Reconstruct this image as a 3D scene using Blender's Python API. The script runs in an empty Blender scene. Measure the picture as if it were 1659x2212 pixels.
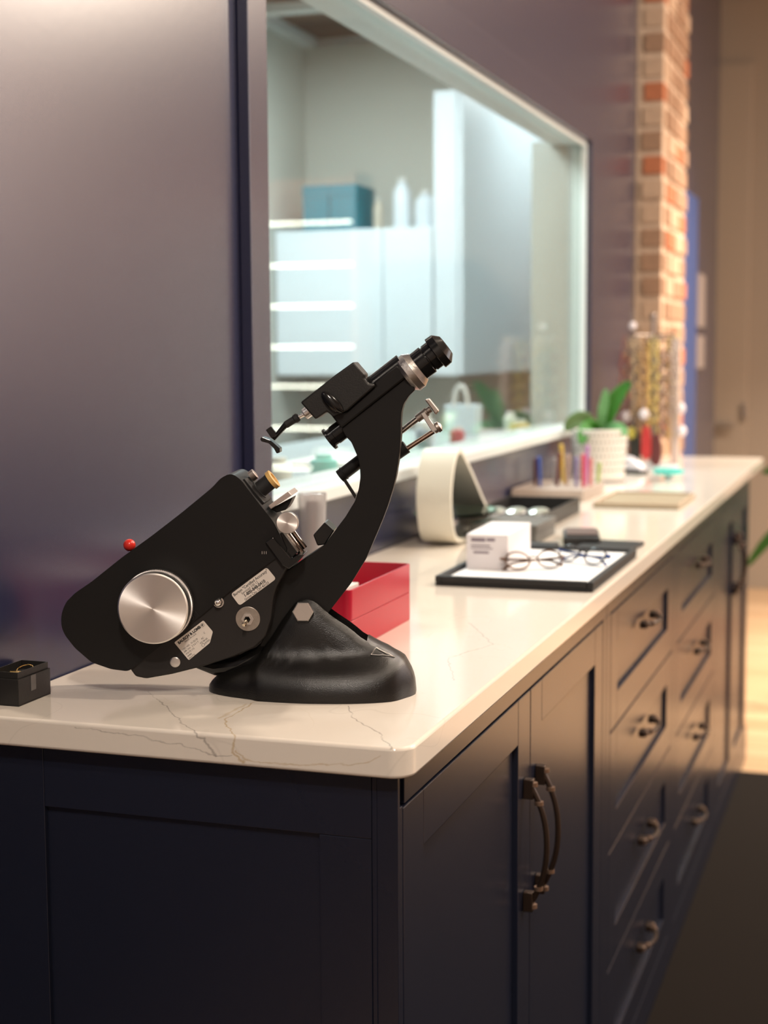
import bpy, bmesh, math, random
from mathutils import Vector, Matrix
from mathutils.bvhtree import BVHTree
random.seed(7)
S = bpy.context.scene
COL = S.collection
R = math.radians

# ------------------------------------------------------------------ camera
CAM = Vector((0.9042, -1.3300, 1.35))
yaw, pitch, roll = 0.322765, 0.105289, -0.0057919
fwd = Vector((-math.sin(yaw)*math.cos(pitch), math.cos(yaw)*math.cos(pitch), -math.sin(pitch)))
rt = Vector((math.cos(yaw), math.sin(yaw), 0)); up = rt.cross(fwd)
r1 = rt*math.cos(roll)+up*math.sin(roll); u1 = up*math.cos(roll)-rt*math.sin(roll)
cd = bpy.data.cameras.new('camera'); cam = bpy.data.objects.new('camera', cd); COL.objects.link(cam)
m = Matrix((( r1.x, u1.x, -fwd.x, CAM.x), (r1.y, u1.y, -fwd.y, CAM.y), (r1.z, u1.z, -fwd.z, CAM.z), (0, 0, 0, 1)))
cam.matrix_world = m
cd.sensor_fit = 'HORIZONTAL'; cd.sensor_width = 36; cd.lens = 36*3307.475/1659
cd.clip_start = .05; cd.clip_end = 60
cd.dof.use_dof = True
cd.dof.focus_distance = 1.62
cd.dof.aperture_fstop = (cd.lens/1000)/0.0118
S.camera = cam

# ------------------------------------------------------------------ look
S.view_settings.view_transform = 'Standard'
try: S.view_settings.look = 'None'
except Exception: pass
S.view_settings.gamma = 1; S.view_settings.use_curve_mapping = False
S.view_settings.exposure = 0.0
S.cycles.use_denoising = True
S.cycles.max_bounces = 8; S.cycles.diffuse_bounces = 4; S.cycles.glossy_bounces = 4
S.cycles.transparent_max_bounces = 12; S.cycles.transmission_bounces = 6
S.cycles.caustics_reflective = False; S.cycles.caustics_refractive = False
S.cycles.sample_clamp_indirect = 6
w = bpy.data.worlds.new('world'); S.world = w; w.use_nodes = True
w.node_tree.nodes['Background'].inputs[0].default_value = (1, .93, .85, 1)
w.node_tree.nodes['Background'].inputs[1].default_value = 0.25

def area(name, loc, size, power, color, target=None, shape='DISK', sy=None, spread=180):
    l = bpy.data.lights.new(name, 'AREA'); l.shape = shape; l.size = size
    if sy: l.size_y = sy
    l.energy = power; l.color = color; l.spread = R(spread)
    o = bpy.data.objects.new(name, l); COL.objects.link(o); o.location = loc
    d = (Vector(target)-Vector(loc)) if target else Vector((0, 0, -1))
    o.rotation_euler = d.to_track_quat('-Z', 'Y').to_euler()
    return o
WARM = (1, .84, .68); NEUT = (1, .91, .82); COOL = (.86, .95, 1)
# shop ceiling downlights, plus fill lamps added behind the camera
area('downlight_or_fill', (1.15, 1.5, 3.28), .16, 38, WARM, (.5, .6, .98))
area('downlight_or_fill', (1.9, .1, 3.28), .16, 32, WARM, (.5, .2, .98))
area('downlight_or_fill', (1.5, 3.2, 3.28), .16, 36, NEUT, (.5, 2.6, .98))
area('downlight_or_fill', (1.05, -1.75, 3.28), .16, 30, WARM, (.4, .1, .9))  # fill added to brighten the slab edge, end panel and lensmeter from the front
area('downlight_or_fill', (1.1, 5.3, 3.28), .2, 120, (1, .86, .70), (1.1, 5.2, 0), spread=100)
area('downlight_or_fill', (2.8, 2.2, 3.28), .3, 80, WARM)
area('downlight_or_fill', (2.8, 5.2, 3.28), .3, 150, WARM)
area('downlight_or_fill', (1.3, -2.3, 3.28), .25, 60, NEUT)  # fill added to light the back wall mirrored in drum and end panel
# cool fill panel added on the right-hand side of the room; no window there
area('side_fill', (3.5, 3.2, 1.9), 2.4, 50, (.95, .97, 1), (0, 3.2, 1.2), 'RECTANGLE', 2.2)
# lab ceiling panels
area('lab_panel_light', (-.62, 1.5, 2.44), .5, 14, COOL, None, 'RECTANGLE', .5)
area('lab_panel_light', (-.66, 2.9, 2.44), .6, 44, COOL, None, 'RECTANGLE', .6)
area('lab_panel_light', (-.24, 4.8, 2.44), .2, 13, COOL, None, 'RECTANGLE', 1.2)

# ------------------------------------------------------------------ materials
M = {}
def mat(name, col, rough=.5, metal=0, bump=0, bscale=50, spec=.5, coat=0, vary=0, trans=0, emit=None, es=0, ior=1.45, aniso=None, alpha=1, bdist=.002):
    if name in M: return M[name]
    a = bpy.data.materials.new(name); a.use_nodes = True; nt = a.node_tree; b = nt.nodes['Principled BSDF']
    b.inputs['Base Color'].default_value = (*col, 1); b.inputs['Roughness'].default_value = rough
    b.inputs['Metallic'].default_value = metal; b.inputs['Specular IOR Level'].default_value = spec
    b.inputs['Coat Weight'].default_value = coat; b.inputs['Coat Roughness'].default_value = .27; b.inputs['Transmission Weight'].default_value = trans
    b.inputs['IOR'].default_value = ior; b.inputs['Alpha'].default_value = alpha
    if emit: b.inputs['Emission Color'].default_value = (*emit, 1); b.inputs['Emission Strength'].default_value = es
    tc = nt.nodes.new('ShaderNodeTexCoord')
    n = nt.nodes.new('ShaderNodeTexNoise'); n.inputs['Scale'].default_value = bscale; n.inputs['Detail'].default_value = 4
    nt.links.new(tc.outputs['Object'], n.inputs['Vector'])
    if bump:
        bp = nt.nodes.new('ShaderNodeBump'); bp.inputs['Strength'].default_value = bump; bp.inputs['Distance'].default_value = bdist
        nt.links.new(n.outputs['Fac'], bp.inputs['Height']); nt.links.new(bp.outputs['Normal'], b.inputs['Normal'])
    if vary:
        mx = nt.nodes.new('ShaderNodeMix'); mx.data_type = 'RGBA'; mx.inputs[6].default_value = (*[c*(1-vary) for c in col], 1)
        mx.inputs[7].default_value = (*[min(1, c*(1+vary)) for c in col], 1)
        nt.links.new(n.outputs['Fac'], mx.inputs[0]); nt.links.new(mx.outputs[2], b.inputs['Base Color'])
    M[name] = a; return a
navy = mat('navy_paint', (.009, .0115, .023), .27, bump=.02, bscale=90, spec=.6)
navywall = mat('navy_wall_paint', (.015, .018, .050), .27, bump=.03, bscale=60, spec=.8, coat=.7)
black = mat('black_enamel', (.0075, .007, .0068), .46, bump=.10, bscale=500, spec=.28, bdist=.0004)
crinkle = mat('crinkle_black', (.006, .0056, .0052), .25, bump=.6, bscale=1100, spec=.5, bdist=.00045)
gloss = mat('gloss_black', (.008, .008, .008), .16, spec=.5)
blackmat = mat('matte_black', (.012, .012, .012), .6)
alu = mat('brushed_aluminium', (.72, .70, .68), .30, 1)
chrome = mat('chrome', (.75, .73, .70), .16, 1)
brownsteel = mat('worn_steel', (.36, .31, .28), .38, 1, bump=.1, bscale=300)
brass = mat('brass', (.72, .46, .18), .35, .6)
gold = mat('gold', (.9, .6, .2), .2, 1)
bronze = mat('bronze', (.045, .028, .02), .38, .6)
redball = mat('red_knob', (.65, .03, .02), .2)
sticker = mat('silver_label', (.70, .64, .58), .42, .15, vary=.08, bscale=40)
ink = mat('label_ink', (.02, .02, .02), .6)
faint = mat('faint_ink', (.20, .18, .16), .6)
redtray = mat('red_plastic', (.42, .008, .03), .28, spec=.5)
white = mat('white_plastic', (.74, .73, .69), .35)
cream = mat('cream_plastic', (.72, .70, .60), .35)
paper = mat('paper', (.78, .75, .72), .7)
carton = mat('white_carton', (.76, .73, .74), .5)
smudge = mat('carton_print', (.22, .18, .22), .6)
greyct = mat('grey_card', (.12, .118, .11), .6)
padw = mat('white_pad', (.85, .85, .85), .6)
labwhite = mat('lab_cabinet_white', (.74, .80, .83), .35)
labwall = mat('lab_wall_paint', (.50, .51, .455), .7)
trimwhite = mat('white_gloss_trim', (.62, .66, .65), .3)
jambm = mat('jamb_paint', (.46, .48, .43), .5)
teal = mat('teal_box', (.0, .19, .25), .6, vary=.1, bscale=8)
turq = mat('turquoise_plastic', (.10, .55, .50), .4)
beige = mat('beige_wall_paint', (.28, .225, .175), .6)
ceilm = mat('ceiling_paint', (.55, .50, .45), .8)
bluep = mat('blue_door_paint', (.035, .06, .17), .4)
potm = mat('pot_ceramic', (.70, .66, .60), .5)
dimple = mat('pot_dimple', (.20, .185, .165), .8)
leaf = mat('leaf_green', (.045, .20, .02), .38, vary=.25, bscale=30)
leafl = mat('leaf_pale', (.16, .38, .14), .35, vary=.15, bscale=30)
leafo = mat('leaf_olive', (.10, .17, .05), .45, vary=.2, bscale=30)
soil = mat('soil', (.06, .04, .03), .9, bump=.5, bscale=80)
boardm = mat('beige_board', (.34, .28, .19), .5)
woodbrown = mat('shelf_backing', (.26, .15, .11), .6, vary=.3, bscale=6)
led = mat('led_strip', (1, 1, 1), .5, emit=(.95, 1, .84), es=9)
matte = mat('floor_mat', (.010, .0075, .006), .95, bump=.4, bscale=300, vary=.3, spec=.1)
glassg = mat('green_glass', (.62, .90, .80), .02, trans=1, ior=1.12)
clear = mat('clear_plastic', (.95, .95, .95), .05, trans=1, ior=1.3)
mortar = mat('mortar', (.56, .41, .29), .9, bump=.6, bscale=60, vary=.15)
brk = [mat('brick_tan', (.32, .19, .115), .85, bump=.5, bscale=50, vary=.25), mat('brick_orange', (.42, .145, .065), .85, bump=.5, bscale=50, vary=.2),
       mat('brick_pale', (.48, .33, .22), .85, bump=.5, bscale=50, vary=.2)]

def quartz():
    a = bpy.data.materials.new('quartz_worktop'); a.use_nodes = True; nt = a.node_tree; N = nt.nodes; L = nt.links
    b = N['Principled BSDF']; b.inputs['Roughness'].default_value = .10; b.inputs['Specular IOR Level'].default_value = .5
    tc = N.new('ShaderNodeTexCoord')
    def vein(scale, width, seed, dist, detail=5):
        mp = N.new('ShaderNodeMapping'); mp.inputs['Location'].default_value = (seed, seed*.7, seed*.3); L.new(tc.outputs['Object'], mp.inputs[0])
        n = N.new('ShaderNodeTexNoise'); n.inputs['Scale'].default_value = scale; n.inputs['Detail'].default_value = detail
        n.inputs['Distortion'].default_value = dist; n.inputs['Roughness'].default_value = .55; L.new(mp.outputs[0], n.inputs['Vector'])
        s = N.new('ShaderNodeMath'); s.operation = 'SUBTRACT'; s.inputs[1].default_value = .5; L.new(n.outputs['Fac'], s.inputs[0])
        ab = N.new('ShaderNodeMath'); ab.operation = 'ABSOLUTE'; L.new(s.outputs[0], ab.inputs[0])
        mr = N.new('ShaderNodeMapRange'); mr.inputs[1].default_value = 0; mr.inputs[2].default_value = width; mr.inputs[3].default_value = 1; mr.inputs[4].default_value = 0
        L.new(ab.outputs[0], mr.inputs[0]); return mr.outputs[0]
    v1 = vein(1.5, .0022, 3.9, .5, 4); v2 = vein(2.3, .0022, 9.4, .4, 5)
    mk = N.new('ShaderNodeTexNoise'); mk.inputs['Scale'].default_value = 5; mk.inputs['Detail'].default_value = 3; L.new(tc.outputs['Object'], mk.inputs['Vector'])
    r = N.new('ShaderNodeMapRange'); r.inputs[1].default_value = .42; r.inputs[2].default_value = .62; L.new(mk.outputs['Fac'], r.inputs[0])
    mu = N.new('ShaderNodeMath'); mu.operation = 'MULTIPLY'; L.new(v2, mu.inputs[0]); L.new(r.outputs[0], mu.inputs[1])
    mx1 = N.new('ShaderNodeMix'); mx1.data_type = 'RGBA'; mx1.inputs[6].default_value = (.74, .675, .59, 1); mx1.inputs[7].default_value = (.30, .27, .23, 1)
    f1 = N.new('ShaderNodeMath'); f1.operation = 'MULTIPLY'; f1.inputs[1].default_value = .12; L.new(v1, f1.inputs[0]); L.new(f1.outputs[0], mx1.inputs[0])
    mx2 = N.new('ShaderNodeMix'); mx2.data_type = 'RGBA'; mx2.inputs[7].default_value = (.46, .33, .16, 1); L.new(mx1.outputs[2], mx2.inputs[6])
    f2 = N.new('ShaderNodeMath'); f2.operation = 'MULTIPLY'; f2.inputs[1].default_value = .15; L.new(mu.outputs[0], f2.inputs[0]); L.new(f2.outputs[0], mx2.inputs[0])
    # a few long veins with a run of their own, carried over the edge onto the front face
    sp = N.new('ShaderNodeSeparateXYZ'); L.new(tc.outputs['Object'], sp.inputs[0])
    def mth(op, x, y):
        n = N.new('ShaderNodeMath'); n.operation = op
        for k, v in ((0, x), (1, y)):
            if isinstance(v, (int, float)): n.inputs[k].default_value = v
            else: L.new(v, n.inputs[k])
        return n.outputs[0]
    def vm(op, x, y=None):
        n = N.new('ShaderNodeVectorMath'); n.operation = op
        for k, v in ((0, x), (1, y)):
            if v is None: continue
            if isinstance(v, tuple): n.inputs[k].default_value = v
            else: L.new(v, n.inputs[k])
        return n
    dz = mth('SUBTRACT', .98, sp.outputs[2]); U_ = mth('ADD', sp.outputs[0], dz); V_ = mth('SUBTRACT', sp.outputs[1], dz)
    cb = N.new('ShaderNodeCombineXYZ'); L.new(U_, cb.inputs[0]); L.new(V_, cb.inputs[1])
    nz = N.new('ShaderNodeTexNoise'); nz.inputs['Scale'].default_value = 55; nz.inputs['Detail'].default_value = 5; L.new(cb.outputs[0], nz.inputs['Vector'])
    off = vm('SUBTRACT', nz.outputs['Color'], (.5, .5, .5)); of2 = N.new('ShaderNodeVectorMath'); of2.operation = 'SCALE'; of2.inputs['Scale'].default_value = .011; L.new(off.outputs[0], of2.inputs[0])
    PP = vm('MULTIPLY', vm('ADD', cb.outputs[0], of2.outputs[0]).outputs[0], (1, 1, 0)).outputs[0]
    def polyv(pts):
        out = None
        for (ax, ay), (bx, by) in zip(pts, pts[1:]):
            ba = (bx-ax, by-ay, 0); l2 = ba[0]**2+ba[1]**2
            pa = vm('SUBTRACT', PP, (ax, ay, 0)).outputs[0]
            h = mth('DIVIDE', vm('DOT_PRODUCT', pa, ba).outputs['Value'], l2); h.node.use_clamp = True
            sc = N.new('ShaderNodeVectorMath'); sc.operation = 'SCALE'; sc.inputs[0].default_value = ba; L.new(h, sc.inputs['Scale'])
            d = vm('LENGTH', vm('SUBTRACT', pa, sc.outputs[0]).outputs[0]).outputs['Value']
            out = d if out is None else mth('MINIMUM', out, d)
        return out
    wn = N.new('ShaderNodeTexNoise'); wn.inputs['Scale'].default_value = 38; wn.inputs['Detail'].default_value = 3; L.new(tc.outputs['Object'], wn.inputs['Vector'])
    cur = mx2.outputs[2]
    for pts, wd_, col_, st_ in VEINS:
        d = polyv(pts); mr = N.new('ShaderNodeMapRange'); mr.inputs[1].default_value = wd_*.25; mr.inputs[2].default_value = wd_; mr.inputs[3].default_value = 1; mr.inputs[4].default_value = 0; L.new(d, mr.inputs[0])
        fr_ = N.new('ShaderNodeMapRange'); fr_.inputs[1].default_value = .38; fr_.inputs[2].default_value = .56; fr_.inputs[3].default_value = .25; fr_.inputs[4].default_value = st_; L.new(wn.outputs['Fac'], fr_.inputs[0])
        f = mth('MULTIPLY', mr.outputs[0], fr_.outputs[0]); mx = N.new('ShaderNodeMix'); mx.data_type = 'RGBA'; L.new(f, mx.inputs[0]); L.new(cur, mx.inputs[6]); mx.inputs[7].default_value = (*col_, 1); cur = mx.outputs[2]
    L.new(cur, b.inputs['Base Color']); return a
GR = (.26, .23, .20); GD = (.46, .31, .12)
VEINS = [([(.135, .150), (.1528, .1273), (.168, .1136), (.2062, .0662), (.2422, .0221), (.262, .002), (.2867, -.0102), (.2976, -.0163), (.3085, -.0223)], .0012, GR, .6),
         ([(.285, .175), (.2675, .1351), (.2701, .0858), (.2694, .0586), (.2809, .032), (.2963, .0135), (.3086, -.0054), (.3198, -.0154), (.332, -.0233), (.3419, -.0264)], .0013, GD, .6),
         ([(.262, .125), (.264, .085), (.262, .06)], .0026, GD, .35),
         ([(.3689, .1485), (.3884, .1055), (.4029, .0855), (.4213, .0675), (.4351, .0525), (.4516, .0242), (.4661, -.0009)], .0012, GR, .6),
         ([(.1356, -.0058), (.1641, -.0056), (.2059, -.0088), (.2443, -.0117), (.2724, -.0149), (.3085, -.0223), (.3212, -.0192)], .0009, GR, .5),
         ([(.3203, -.0133), (.3397, -.0241), (.3677, -.0246), (.4198, -.022), (.443, -.0194), (.4586, -.0141), (.4626, -.008)], .0010, GD, .5),
         ([(.44, .30), (.40, .42), (.43, .52), (.36, .66)], .0016, GR, .35)]
QZ = quartz()

def woodfloor():
    a = bpy.data.materials.new('wood_floor'); a.use_nodes = True; nt = a.node_tree; N = nt.nodes; L = nt.links
    b = N['Principled BSDF']; b.inputs['Roughness'].default_value = .32
    tc = N.new('ShaderNodeTexCoord'); br = N.new('ShaderNodeTexBrick')
    br.inputs['Color1'].default_value = (.40, .25, .14, 1); br.inputs['Color2'].default_value = (.52, .35, .21, 1); br.inputs['Mortar'].default_value = (.14, .07, .03, 1)
    br.inputs['Scale'].default_value = 1; br.inputs['Brick Width'].default_value = 1.3; br.inputs['Row Height'].default_value = .13; br.inputs['Mortar Size'].default_value = .003
    L.new(tc.outputs['Object'], br.inputs['Vector']); L.new(br.outputs['Color'], b.inputs['Base Color']); return a
WF = woodfloor()

def brushed():
    a = bpy.data.materials.new('radial_brushed_aluminium'); a.use_nodes = True; nt = a.node_tree; N = nt.nodes; L = nt.links
    b = N['Principled BSDF']; b.inputs['Base Color'].default_value = (.93, .90, .87, 1); b.inputs['Metallic'].default_value = 1; b.inputs['Roughness'].default_value = .40
    b.inputs['Anisotropic'].default_value = .85
    tg = N.new('ShaderNodeTangent'); tg.direction_type = 'RADIAL'; tg.axis = 'Y'; L.new(tg.outputs[0], b.inputs['Tangent'])
    return a
BRU = brushed()

def glasspane():
    a = bpy.data.materials.new('window_glass'); a.use_nodes = True; nt = a.node_tree; N = nt.nodes; L = nt.links
    N.remove(N['Principled BSDF']); g = N.new('ShaderNodeBsdfGlossy'); g.inputs['Roughness'].default_value = .0
    t = N.new('ShaderNodeBsdfTransparent'); t.inputs[0].default_value = (.95, .985, .97, 1); fr = N.new('ShaderNodeFresnel'); fr.inputs[0].default_value = 1.5
    ge = N.new('ShaderNodeNewGeometry'); mr = N.new('ShaderNodeMapRange'); mr.inputs[3].default_value = 1.5; mr.inputs[4].default_value = 1/1.5
    L.new(ge.outputs['Backfacing'], mr.inputs[0]); L.new(mr.outputs[0], fr.inputs[0])
    mx = N.new('ShaderNodeMixShader'); L.new(fr.outputs[0], mx.inputs[0]); L.new(t.outputs[0], mx.inputs[1]); L.new(g.outputs[0], mx.inputs[2])
    L.new(mx.outputs[0], N['Material Output'].inputs[0]); return a
GP = glasspane()

# ------------------------------------------------------------------ mesh helpers
def box(bm, x0, x1, y0, y1, z0, z1, mi=0):
    v = [bm.verts.new(p) for p in ((x0, y0, z0), (x1, y0, z0), (x1, y1, z0), (x0, y1, z0), (x0, y0, z1), (x1, y0, z1), (x1, y1, z1), (x0, y1, z1))]
    for f in ((0, 3, 2, 1), (4, 5, 6, 7), (0, 1, 5, 4), (1, 2, 6, 5), (2, 3, 7, 6), (3, 0, 4, 7)):
        bm.faces.new([v[i] for i in f]).material_index = mi
    return v
def frame_axes(d):
    d = Vector(d).normalized(); h = Vector((0, 0, 1)) if abs(d.z) < .9 else Vector((1, 0, 0))
    a = d.cross(h).normalized(); return a, d.cross(a).normalized(), d
def lathe(bm, origin, axis, prof, n=48, mi=0, cap=True):
    a, b, d = frame_axes(axis); O = Vector(origin); rings = []
    for s, r in prof:
        rings.append([bm.verts.new(O+d*s+(a*math.cos(2*math.pi*i/n)+b*math.sin(2*math.pi*i/n))*max(r, 1e-5)) for i in range(n)])
    for p, q in zip(rings, rings[1:]):
        for i in range(n): bm.faces.new((p[i], p[(i+1) % n], q[(i+1) % n], q[i])).material_index = mi
    if cap:
        bm.faces.new(rings[0][::-1]).material_index = mi; bm.faces.new(rings[-1]).material_index = mi
def tube(bm, pts, r, n=10, mi=0):
    pts = [Vector(p) for p in pts]; rs = r if isinstance(r, (list, tuple)) else [r]*len(pts); rings = []; prev = None
    for i, p in enumerate(pts):
        d = (pts[min(i+1, len(pts)-1)]-pts[max(i-1, 0)]).normalized()
        if prev is None: a, b, _ = frame_axes(d)
        else: a = (prev-d*prev.dot(d)).normalized(); b = d.cross(a)
        prev = a
        rings.append([bm.verts.new(p+(a*math.cos(2*math.pi*k/n)+b*math.sin(2*math.pi*k/n))*rs[i]) for k in range(n)])
    for p, q in zip(rings, rings[1:]):
        for k in range(n): bm.faces.new((p[k], p[(k+1) % n], q[(k+1) % n], q[k])).material_index = mi
    bm.faces.new(rings[0][::-1]).material_index = mi; bm.faces.new(rings[-1]).material_index = mi
def prism(bm, poly, y0, y1, mi=0):           # polygon in x,z extruded in y
    f = [bm.verts.new((p[0], y0, p[1])) for p in poly]; g = [bm.verts.new((p[0], y1, p[1])) for p in poly]; n = len(poly)
    bm.faces.new(f).material_index = mi; bm.faces.new(g[::-1]).material_index = mi
    for i in range(n): bm.faces.new((f[(i+1) % n], f[i], g[i], g[(i+1) % n])).material_index = mi
def sphere(bm, c, r, u=16, v=10, sc=(1, 1, 1)):
    res = bmesh.ops.create_uvsphere(bm, u_segments=u, v_segments=v, radius=r)
    for q in res['verts']: q.co = Vector((q.co.x*sc[0], q.co.y*sc[1], q.co.z*sc[2]))+Vector(c)
def obj(name, bm, m, parent=None, bevel=0, smooth=False, seg=2, loc=None, subd=0):
    bmesh.ops.recalc_face_normals(bm, faces=bm.faces)
    me = bpy.data.meshes.new(name); bm.to_mesh(me); bm.free()
    for x in (m if isinstance(m, list) else [m]): me.materials.append(x)
    o = bpy.data.objects.new(name, me); COL.objects.link(o)
    if parent: o.parent = parent
    if loc: o.location = loc
    if bevel:
        b = o.modifiers.new('bevel', 'BEVEL'); b.width = bevel; b.segments = seg; b.limit_method = 'ANGLE'; b.angle_limit = R(35); b.harden_normals = False
    if subd:
        s = o.modifiers.new('sub', 'SUBSURF'); s.levels = s.render_levels = subd
    if smooth:
        for p in me.polygons: p.use_smooth = True
        if not subd:
            try: me.set_sharp_from_angle(angle=R(26))
            except Exception: pass
    return o
def new(): return bmesh.new()
def bxo(name, b, m, parent=None, bevel=0, **k):
    bm = new(); box(bm, *b); return obj(name, bm, m, parent, bevel, **k)
def struct(o): o['kind'] = 'structure'; return o
def tag(o, label, cat, group=None):
    o['label'] = label; o['category'] = cat
    if group: o['group'] = group
    return o
def thing(name, label, cat, loc=(0, 0, 0), rz=0, group=None):
    o = bpy.data.objects.new(name, None); o.empty_display_size = .02; COL.objects.link(o); o.location = loc; o.rotation_euler = (0, 0, rz)
    return tag(o, label, cat, group)
def smoothpoly(poly, it=1):
    for _ in range(it):
        out = []
        for i in range(len(poly)):
            p, q = poly[i], poly[(i+1) % len(poly)]
            out += [(p[0]*.75+q[0]*.25, p[1]*.75+q[1]*.25), (p[0]*.25+q[0]*.75, p[1]*.25+q[1]*.75)]
        poly = out
    return poly
def densify(poly, L=.005):
    out = []
    for i in range(len(poly)):
        p, q = poly[i], poly[(i+1) % len(poly)]; n = max(1, int(math.hypot(q[0]-p[0], q[1]-p[1])/L+.5))
        out += [(p[0]+(q[0]-p[0])*k/n, p[1]+(q[1]-p[1])*k/n) for k in range(n)]
    return out
def lettering(text, size, m, parent, mw, bold=0, align='LEFT', name='lettering', squeeze=1):
    c = bpy.data.curves.new(name, 'FONT'); c.body = text; c.size = size; c.offset = bold; c.align_x = align; c.extrude = .00004; c.resolution_u = 3
    t = bpy.data.objects.new(name, c); COL.objects.link(t)
    bpy.context.view_layer.update()
    me = bpy.data.meshes.new_from_object(t.evaluated_get(bpy.context.evaluated_depsgraph_get()))
    bpy.data.objects.remove(t); bpy.data.curves.remove(c)
    me.transform(mw @ Matrix.Diagonal((squeeze, 1, 1, 1))); me.materials.clear(); me.materials.append(m); me.name = name
    o = bpy.data.objects.new(name, me); COL.objects.link(o); o.parent = parent
    return o

# ================================================================== THE ROOM
ZT = .98; YE = 4.0
WIN = (.80, 3.30, 1.125, 1.962)     # opening y0,y1,z0,z1
bm = new(); box(bm, -1.4, 3.7, -3.2, 7.6, -.05, 0); struct(obj('floor', bm, WF))
bm = new(); box(bm, -.1, 3.7, -3.2, 7.6, 3.3, 3.35); struct(obj('ceiling', bm, ceilm))
bm = new()
y0, y1, z0, z1 = WIN
box(bm, -.107, 0, -3.2, y0, 0, 3.3); box(bm, -.107, 0, y1+.03, 6.85, 0, 3.3); box(bm, -.107, 0, y0, y1+.03, 0, z0-.02); box(bm, -.107, 0, y0, y1+.03, z1+.012, 3.3)
struct(obj('wall_left', bm, navywall))
bm = new(); box(bm, -1.4, 3.7, 7.45, 7.6, 0, 3.3); struct(obj('wall_far', bm, beige))
bm = new(); box(bm, 3.6, 3.7, -3.2, 7.45, 0, 3.3); struct(obj('wall_right', bm, mat('warm_white_paint', (.60, .47, .42), .7)))
bm = new(); box(bm, 3.57, 3.6, -3.2, 7.45, 0, .95); struct(obj('added_dark_band', bm, navy))  # dark band added on the unseen wall to darken the navy wall's reflection
bm = new(); box(bm, -.107, 3.6, -3.3, -3.2, 0, 3.3); struct(obj('wall_back', bm, mat('dark_taupe_paint', (.50, .45, .42), .7)))
bm = new(); box(bm, -1.4, -1.3, 4.5, 7.45, 0, 3.3); struct(obj('wall_passage', bm, beige))
# window lining + frame
bm = new(); box(bm, -.165, -.0005, y1, y1+.0299, z0-.02, z1+.012); box(bm, -.107, -.001, y0-.02, y0, z0-.02, z1+.012); box(bm, -.107, -.001, y0, y1, z1, z1+.012, 1)
WD = bpy.data.objects.new('window_1', None); COL.objects.link(WD); WD['kind'] = 'structure'
obj('window_lining', bm, [jambm, mat('head_lining', (.76, .83, .84), .5)], WD)
bm = new(); box(bm, -.115, .020, y0-.0, y1-.005, z0-.022, z0); obj('window_sill', bm, trimwhite, WD, .003)
bm = new()
CP = .018
box(bm, 0.0005, CP, .725, y0-.006, .985, z1+.10)            # left stile of casing
box(bm, 0.0005, CP*.55, .733, .790, .985, z1+.10)
box(bm, 0.0005, CP, y0-.006, y1+.085, z1+.006, z1+.085)      # head
box(bm, 0.0005, CP, y1+.012, y1+.085, z0-.02, z1+.006)
obj('window_casing', bm, navywall, WD, .0015)
bm = new(); box(bm, -.012, .004, y1-.014, y1-.0, z0, z1); box(bm, -.012, .004, y0, y1-.014, z1-.010, z1); obj('glazing_bead', bm, trimwhite, WD)
bm = new(); box(bm, -.022, -.016, y0, y1-.001, z0, z1-.001); obj('window_pane', bm, GP, WD)

# ---- lab beyond the window
LC = 2.47
struct(bxo('wall_lab_left', (-1.30, -1.22, -.2, 4.2, 0, LC), labwall))
struct(bxo('wall_lab_far', (-1.30, -.63, 4.12, 4.2, 0, LC), labwall))
struct(bxo('wall_lab_return', (-1.2, -.70, 4.21, 5.9, 0, 1.255), labwall))
struct(bxo('wall_lab_near', (-1.22, -.107, -.2, -.12, 0, LC), labwall))
bm = new(); box(bm, -1.30, -.107, 6.0, 6.05, 0, LC); struct(obj('wall_lab_end', bm, labwall))
bm = new(); box(bm, -1.30, -.108, -.2, 6.0, LC+.03, LC+.06); struct(obj('ceiling_lab', bm, mat('dark_ceiling_void', (.05, .045, .04), .9)))
bm = new()
for i in range(10):
    yy = -.1+i*.61; box(bm, -1.22, -.108, yy-.03, yy+.03, LC, LC+.03)
for xx in (-1.20, -.90, -.60, -.30): box(bm, xx-.03, xx+.03, -.12, 4.12, LC-.001, LC+.031)
struct(obj('ceiling_grid', bm, trimwhite))
bm = new(); box(bm, -.112, -.1075, -.12, .78, 0, LC); box(bm, -.112, -.1075, 3.34, 6.0, 0, LC); struct(obj('wall_lab_right', bm, trimwhite))
bm = new(); box(bm, -.62, -.118, .82, 3.28, 0, 1.068); struct(obj('lab_bench_wall', bm, labwhite)); bpy.data.objects['lab_bench_wall'].name = 'trim_1'
o = bxo('lab_worktop', (-.66, -.118, .82, 3.28, 1.070, 1.100), mat('grey_laminate', (.30, .34, .35), .5), None, .003); tag(o, 'white lab worktop running behind the window sill', 'worktop')
# wall cabinets in the lab
t = thing('wall_cabinet', 'low white double-door wall cabinet beyond the window, under the teal boxes', 'cabinet', (-.92, 3.95, 1.26))
bxo('body', (-.295, .29, -.13, .165, 0, .515), labwhite, t, .003)
for a, b in ((-.295, .108), (.111, .29)): bxo('door', (a, b, -.15, -.132, .002, .513), labwhite, t, .003)
t = thing('wall_cabinet', 'tall white wall cabinet seen through the window, right of the low one', 'cabinet', (-.58, 4.6, 1.26))
bxo('body', (-.045, .04, -.80, 1.2, 0, .97), labwhite, t, .004)
bxo('door', (.042, .06, -.80, 1.2, .003, .967), labwhite, t, .004)
o = bxo('lab_counter', (-1.21, -.52, 3.86, 4.11, 0, .95), labwhite, None, .004); tag(o, 'white base counter under the low wall cabinet in the lab', 'cabinet')
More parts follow.
